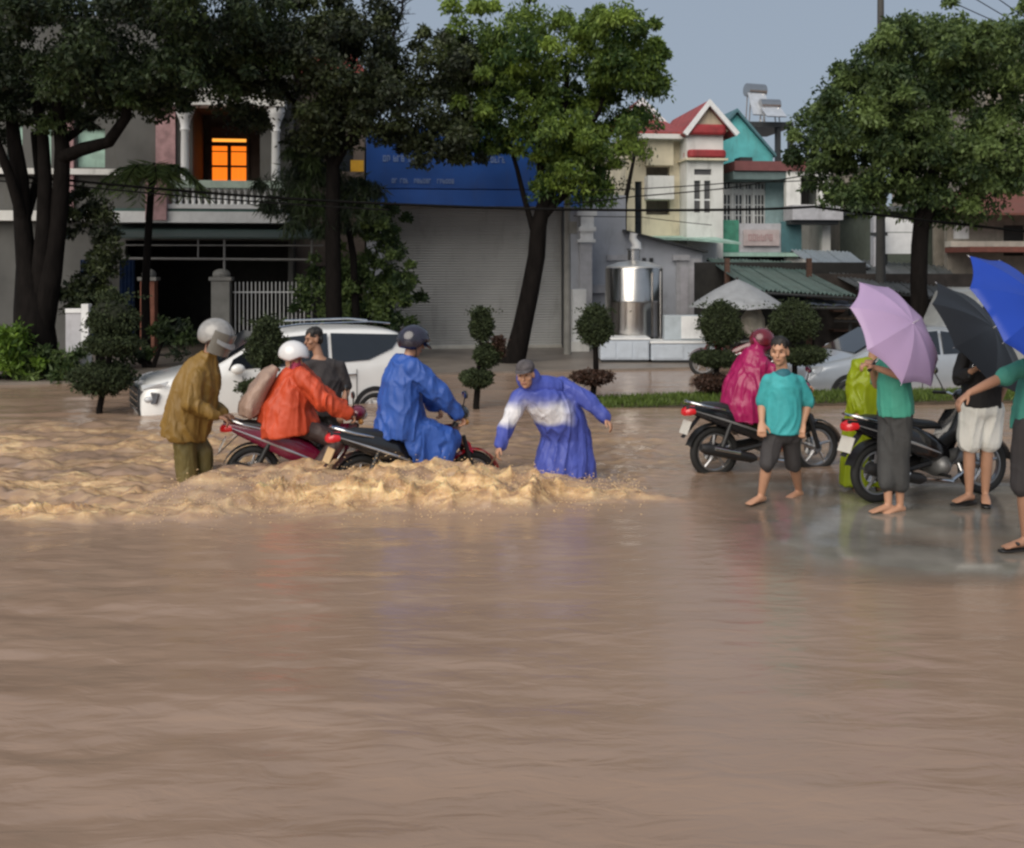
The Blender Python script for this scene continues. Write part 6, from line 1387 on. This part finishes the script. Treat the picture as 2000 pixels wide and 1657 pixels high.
# 7 -- man in turquoise shirt walking
D = 9.75; Q = lambda u, v, dd=0.0: P(u, v, D + dd)
j = dict(pel=Q(1527, 832), che=Q(1530, 765), nec=Q(1528, 724), hea=Q(1523, 688, -.03), sr=Q(1500, 744, -.02), sl=Q(1560, 746, .03), er=Q(1488, 788, .04), wr=Q(1488, 826, -.08), el=Q(1578, 788, .08), wl=Q(1568, 828, -.04),
         hr=Q(1514, 842), hl=Q(1543, 842), kr=Q(1499, 906, -.12), kl=Q(1550, 902, .08), ar=Q(1487, 966, -.02), al=Q(1560, 957, .34))
t, h = human('person', 'barefoot man in turquoise polo shirt and dark shorts walking out of the water', D, j, .98, (-.45, -.88, -.05), (0, 0, 1), (-.75, -.6, 0), .85, M_skin)
la = (j['sl'] - j['sr']).normalized(); M_tq = mat('turquoise_cotton', (.045, .36, .38), .7, var=.15, bump=.25, bscale=20)
garment(t, 'polo_shirt', M_tq, [('T', la, [(Q(1528, 846), .195, .16), (Q(1529, 822), .19, .155), (Q(1530, 785), .178, .145), (Q(1531, 755), .178, .14), (Q(1530, 738), .15, .118), (Q(1529, 726), .09, .088)])] + sleeve(j['sr'], j['er'], j['wr'], .068, .078, 0, .46) + sleeve(j['sl'], j['el'], j['wl'], .068, .078, 0, .46), fold=.010, seed=51)
garment(t, 'collar', mat('dark_teal_collar', (.02, .13, .17), .7), [('T', la, [(Q(1529, 738, -.01), .10, .098), (Q(1528, 730, -.01), .085, .085), (Q(1527, 727), .075, .075)])], .01, .004)
garment(t, 'shorts', mat('charcoal_shorts', (.04, .036, .037), .8, var=.15, bump=.2), [('E', Q(1528, 842), (.18, .14, .13)), ('C', j['hr'], .105, j['kr'], .078), ('C', j['hl'], .105, j['kl'] + V(0, 0, -.03), .078)], fold=.014, seed=5)

# 8 -- woman with lavender umbrella (seen from behind her left shoulder)
D = 9.35; Q = lambda u, v, dd=0.0: P(u, v, D + dd)
j = dict(pel=Q(1748, 800), che=Q(1744, 735), nec=Q(1742, 692, .02), hea=Q(1734, 655, .02), sl=Q(1722, 712, .14), sr=Q(1766, 712, -.1), el=Q(1712, 752, .2), wl=Q(1702, 716, .0), er=Q(1770, 738, -.26), wr=Q(1708, 718, -.26),
         hl=Q(1738, 808, .05), hr=Q(1758, 808, -.05), kl=Q(1732, 892, .03), kr=Q(1756, 892, -.02), al=Q(1735, 984, 0), ar=Q(1758, 986, .04))
t, h = human('person', 'barefoot person in sea-green top and rolled charcoal trousers under the lavender umbrella', D, j, .95, (-.95, .1, -.1), (0, 0, 1), {'l': (-1, -.35, 0), 'r': (-.9, -.4, 0)}, .9, M_skin)
la = (j['sl'] - j['sr']).normalized()
garment(t, 'top', mat('sea_green_cotton', (.07, .36, .26), .7, var=.12, bump=.2), [('T', V(.25, 1, 0), [(Q(1752, 812), .17, .16), (Q(1750, 790), .18, .165), (Q(1746, 745), .175, .15), (Q(1744, 715), .17, .125), (Q(1742, 696), .09, .08)])] + sleeve(j['sr'], j['er'], j['wr'], .068, .072, 0, .38) + sleeve(j['sl'], j['el'], j['wl'], .068, .072, 0, .38), fold=.012, seed=61)
garment(t, 'trousers', mat('charcoal_trousers', (.055, .055, .055), .8, var=.15, bump=.2), [('E', Q(1750, 806), (.155, .16, .13)), ('C', j['hl'], .12, j['kl'], .095), ('C', j['kl'], .095, Q(1733, 944), .085), ('C', j['hr'], .12, j['kr'], .095), ('C', j['kr'], .095, Q(1757, 946), .08)], fold=.014, seed=6)

# 9 -- person in lime raincoat behind
D = 10.35; Q = lambda u, v, dd=0.0: P(u, v, D + dd)
j = dict(pel=Q(1700, 800), che=Q(1702, 740), nec=Q(1706, 700), hea=Q(1710, 664), sr=Q(1678, 716), sl=Q(1732, 716), er=Q(1668, 762), wr=Q(1674, 800, -.1), el=Q(1742, 762), wl=Q(1738, 800), hr=Q(1686, 806), hl=Q(1714, 806), kr=Q(1676, 880), kl=Q(1716, 880), ar=Q(1672, 945), al=Q(1718, 945))
t, h = human('person', 'person in translucent lime raincoat half hidden behind the lavender umbrella', D, j, .97, (.3, 1, 0), (0, 0, 1), (.3, 1, 0), .5, M_skin)
M_lm = mat('lime_raincoat', (.40, .50, .015), .35, var=.15, scale=3, trans=.35, bump=.25, bscale=14)
garment(t, 'raincoat', M_lm, [('T', V(1, 0, 0), [(Q(1684, 948), .23, .17), (Q(1688, 900), .23, .18), (Q(1694, 830), .24, .19), (Q(1700, 770), .22, .17), (Q(1704, 730), .2, .15), (Q(1706, 708), .1, .09)])] + sleeve(j['sr'], j['er'], j['wr'], .09, .09, .075) + sleeve(j['sl'], j['el'], j['wl'], .09, .09, .075), fold=.02, seed=71)

# 10 -- person in white shorts under the black umbrella
D = 9.65; Q = lambda u, v, dd=0.0: P(u, v, D + dd)
j = dict(pel=Q(1916, 788), che=Q(1918, 722), nec=Q(1914, 676), hea=Q(1908, 642), sl=Q(1950, 700, .03), sr=Q(1884, 700, -.03), er=Q(1872, 740, -.1), wr=Q(1900, 724, -.26), el=Q(1962, 748, .06), wl=Q(1948, 792, .04),
         hr=Q(1900, 798), hl=Q(1934, 798), kr=Q(1893, 882), kl=Q(1928, 882), ar=Q(1893, 963, .0), al=Q(1924, 962, .03))
t, h = human('person', 'person in black top and knee-length white shorts holding the black umbrella', D, j, .98, (-.9, -.3, 0), (0, 0, 1), {'r': (-1, -.5, 0), 'l': (-.4, -1, 0)}, .9, M_skin)
la = (j['sl'] - j['sr']).normalized()
garment(t, 'top', mat('black_cotton', (.016, .014, .015), .75, var=.2, bump=.2), [('T', la, [(Q(1918, 794), .2, .15), (Q(1917, 770), .2, .155), (Q(1918, 730), .195, .15), (Q(1917, 700), .19, .125), (Q(1914, 680), .09, .085)])] + sleeve(j['sr'], j['er'], j['wr'], .07, .066, .055, .8) + sleeve(j['sl'], j['el'], j['wl'], .07, .07, .06, .45), fold=.014, seed=81)
garment(t, 'shorts', mat('white_cotton', (.84, .82, .76), .75, var=.06, bump=.2), [('E', Q(1918, 800), (.195, .155, .125)), ('C', j['hr'], .13, Q(1894, 862), .115), ('C', j['hl'], .13, Q(1930, 862), .112)], fold=.014, seed=7)
for sd in 'rl':
    a = j['a' + sd]; d_ = V(-1, -.5, 0).normalized() if sd == 'r' else V(-.4, -1, 0).normalized(); la_ = d_.cross(V(0, 0, 1)); z = a.z - .078
    q = MB(); q.loft([(V(a.x, a.y, z - .012) + d_ * x, la_ * w_, V(0, 0, .009)) for x, w_ in ((-.08, .02), (-.06, .04), (.06, .043), (.16, .05), (.22, .04), (.235, .02))], 12); q.build('sandal', M_blackp, t, smooth=50)

# 11 -- man at the right edge reaching out, blue umbrella
D = 8.1; Q = lambda u, v, dd=0.0: P(u, v, D + dd)
j = dict(pel=Q(2028, 826), che=Q(2032, 752), nec=Q(2030, 695), hea=Q(2022, 652), sl=Q(2072, 722, .12), sr=Q(2000, 716, -.1), er=Q(1952, 740, -.1), wr=Q(1893, 768, -.16), el=Q(2088, 770, .1), wl=Q(2050, 742, -.15),
         hr=Q(2010, 838, -.05), hl=Q(2046, 838, .05), kr=Q(2000, 946, -.08), kl=Q(2042, 946, .06), ar=Q(2004, 1050, 0), al=Q(2046, 1052, .1))
t, h = human('person', 'person in green shirt and dark shorts at the kerb reaching one bare arm forward', D, j, 1.0, (-.95, .2, -.1), (0, 0, 1), {'r': (-1, -.25, 0), 'l': (-1, -.1, 0)}, .5, M_skin2, hdr=V(-.12, 0, -.1))
la = (j['sl'] - j['sr']).normalized()
garment(t, 'shirt', mat('green_cotton', (.05, .24, .19), .75, var=.15, bump=.2), [('T', V(.2, 1, 0), [(Q(2028, 842), .2, .2), (Q(2029, 815), .2, .2), (Q(2032, 760), .2, .17), (Q(2033, 722), .2, .14), (Q(2030, 698), .09, .09)])] + sleeve(j['sr'], j['er'], j['wr'], .07, .075, 0, .4) + sleeve(j['sl'], j['el'], j['wl'], .07, .075, 0, .4), fold=.014, seed=91)
garment(t, 'shorts', mat('dark_shorts', (.03, .026, .027), .8, var=.15), [('E', Q(2029, 838), (.19, .2, .13)), ('C', j['hr'], .13, Q(1999, 948, -.06), .1), ('C', j['hl'], .13, Q(2042, 945, .06), .1)], fold=.014, seed=9)
for sd in 'rl':
    a = j['a' + sd]; d_ = V(-1, -.25, 0).normalized(); la_ = d_.cross(V(0, 0, 1)); z = a.z - .078
    q = MB(); q.loft([(V(a.x, a.y, z - .012) + d_ * x, la_ * w_, V(0, 0, .01)) for x, w_ in ((-.08, .02), (-.06, .04), (.06, .043), (.16, .05), (.23, .04), (.245, .02))], 12); q.cap(V(a.x, a.y, z + .03) + d_ * .10 + la_ * .045, .014, V(a.x, a.y, z + .045) + d_ * .11 - la_ * .045, .014, 8); q.build('sandal', M_blackp, t, smooth=50)

# ------------------------------------------------------------------ umbrellas
def umbrella(lb, c, n, Rr, m_, hgt=.26, roll=0.0, hold=None, rim=True):
    n = n.normalized(); ref = V(0, 0, 1) if abs(n.z) < .95 else V(1, 0, 0); a = n.cross(ref).normalized(); b_ = n.cross(a).normalized()
    end = hold if hold is not None else c - n * .5
    t = thing('umbrella', lb, 'umbrella', end)
    def pt(r, an, sag=0.0): return c + n * (hgt * Rr * (1 - r ** 2.0) - sag) + (a * math.cos(an) + b_ * math.sin(an)) * r * Rr
    for k in range(8):
        q = MB(); rows = []
        for r in np.linspace(.015, 1, 9):
            row = []
            for i in range(9):
                tt = i / 8; an = roll + (k + tt) * math.pi / 4; sc_ = math.sin(math.pi * tt)
                flat = math.cos(math.pi / 8) / math.cos(math.pi / 8 * (2 * tt - 1))     # panels stretch straight between ribs
                row.append(pt(r * (1 - (1 - flat) * .8) * (1 - .06 * sc_ * r ** 3), an, .05 * Rr * sc_ * r))
            rows.append(row)
        q.sheet(rows, tuple(-n * .003)); q.build('canopy_panel', m_, t, smooth=60)
        an = roll + k * math.pi / 4
        q = MB(); q.tube([pt(r, an) - n * .008 for r in np.linspace(.05, 1.0, 8)] + [pt(1.0, an) + (pt(1.0, an) - pt(.93, an)).normalized() * .02], .0035, 5); q.build('rib', M_silver, t)
        q = MB(); q.tube([pt(.5, an) - n * .01, c - n * .12], .003, 5); q.build('stretcher', M_silver, t)
    q = MB(); q.tube([c + n * hgt * Rr, end], .007, 8); q.tube([c + n * hgt * Rr, c + n * (hgt * Rr + .06)], [.008, .004], 8); q.build('shaft', M_silver, t)
    q = MB(); dd = (end - c).normalized(); q.tube([end - dd * .05, end + dd * .08], .015, 10); q.build('handle', M_blackp, t)
    return t
def umat(name, c_, tr=.35): return mat(name, c_, .45, var=.06, scale=2, trans=tr, bump=.08, bscale=12)
umbrella('lavender umbrella tilted over the person in the sea-green top', P(1748, 652, 9.2), V(.54, -.70, .52), .55, umat('lavender_nylon', (.60, .44, .68)), .38, .25, P(1706, 712, 9.1))
umbrella('black umbrella tilted over the person in white shorts', P(1910, 660, 9.5), V(.58, -.58, .57), .62, umat('black_nylon', (.010, .010, .012), .1), .28, .1, P(1896, 722, 9.42))
umbrella('bright blue umbrella held by the person in the green shirt', P(2003, 622, 7.9), V(.52, -.62, .58), .62, umat('blue_nylon', (.02, .075, .50), .3), .3, .3, P(2050, 740, 7.95))

# ------------------------------------------------------------------ spray thrown up along the breaking front
M_foam = mat('muddy_spray', (.72, .50, .28), .35, var=.2, scale=8, spec=.5)
base = MB(); base.ell((0, 0, 0), (1, 1, 1), n=8, m=5)
bv = np.array([tuple(v) for v in base.v]); bf = [f for f in base.f if len(f) == 4]; bf = np.array(bf)
V_, F_ = [], []; off = 0
for i in range(2600):
    x = rng.uniform(-3.4, 1.3); am = float(splash_amp(x))
    if rng.random() > am / .22: continue
    y = float(splash_line(x)) + rng.normal(.25, .3); z = float(water_z(np.array([x]), np.array([y]))[0][0])
    hgt = abs(rng.normal(0, .055)) * (am / .2); r = rng.uniform(.0015, .0055)
    sc3 = np.array([rng.uniform(.7, 2.2), rng.uniform(.7, 1.3), rng.uniform(.6, 1.3)]) * r
    V_.append(bv * sc3 + np.array([x, y, z + hgt])); F_.append(bf + off); off += len(bv)
o = raw_mesh('spray', np.concatenate(V_), np.concatenate(F_), M_foam); o.data.shade_smooth(); tag(o, 'muddy spray droplets along the breaking front of the flood', 'spray', kind='stuff')
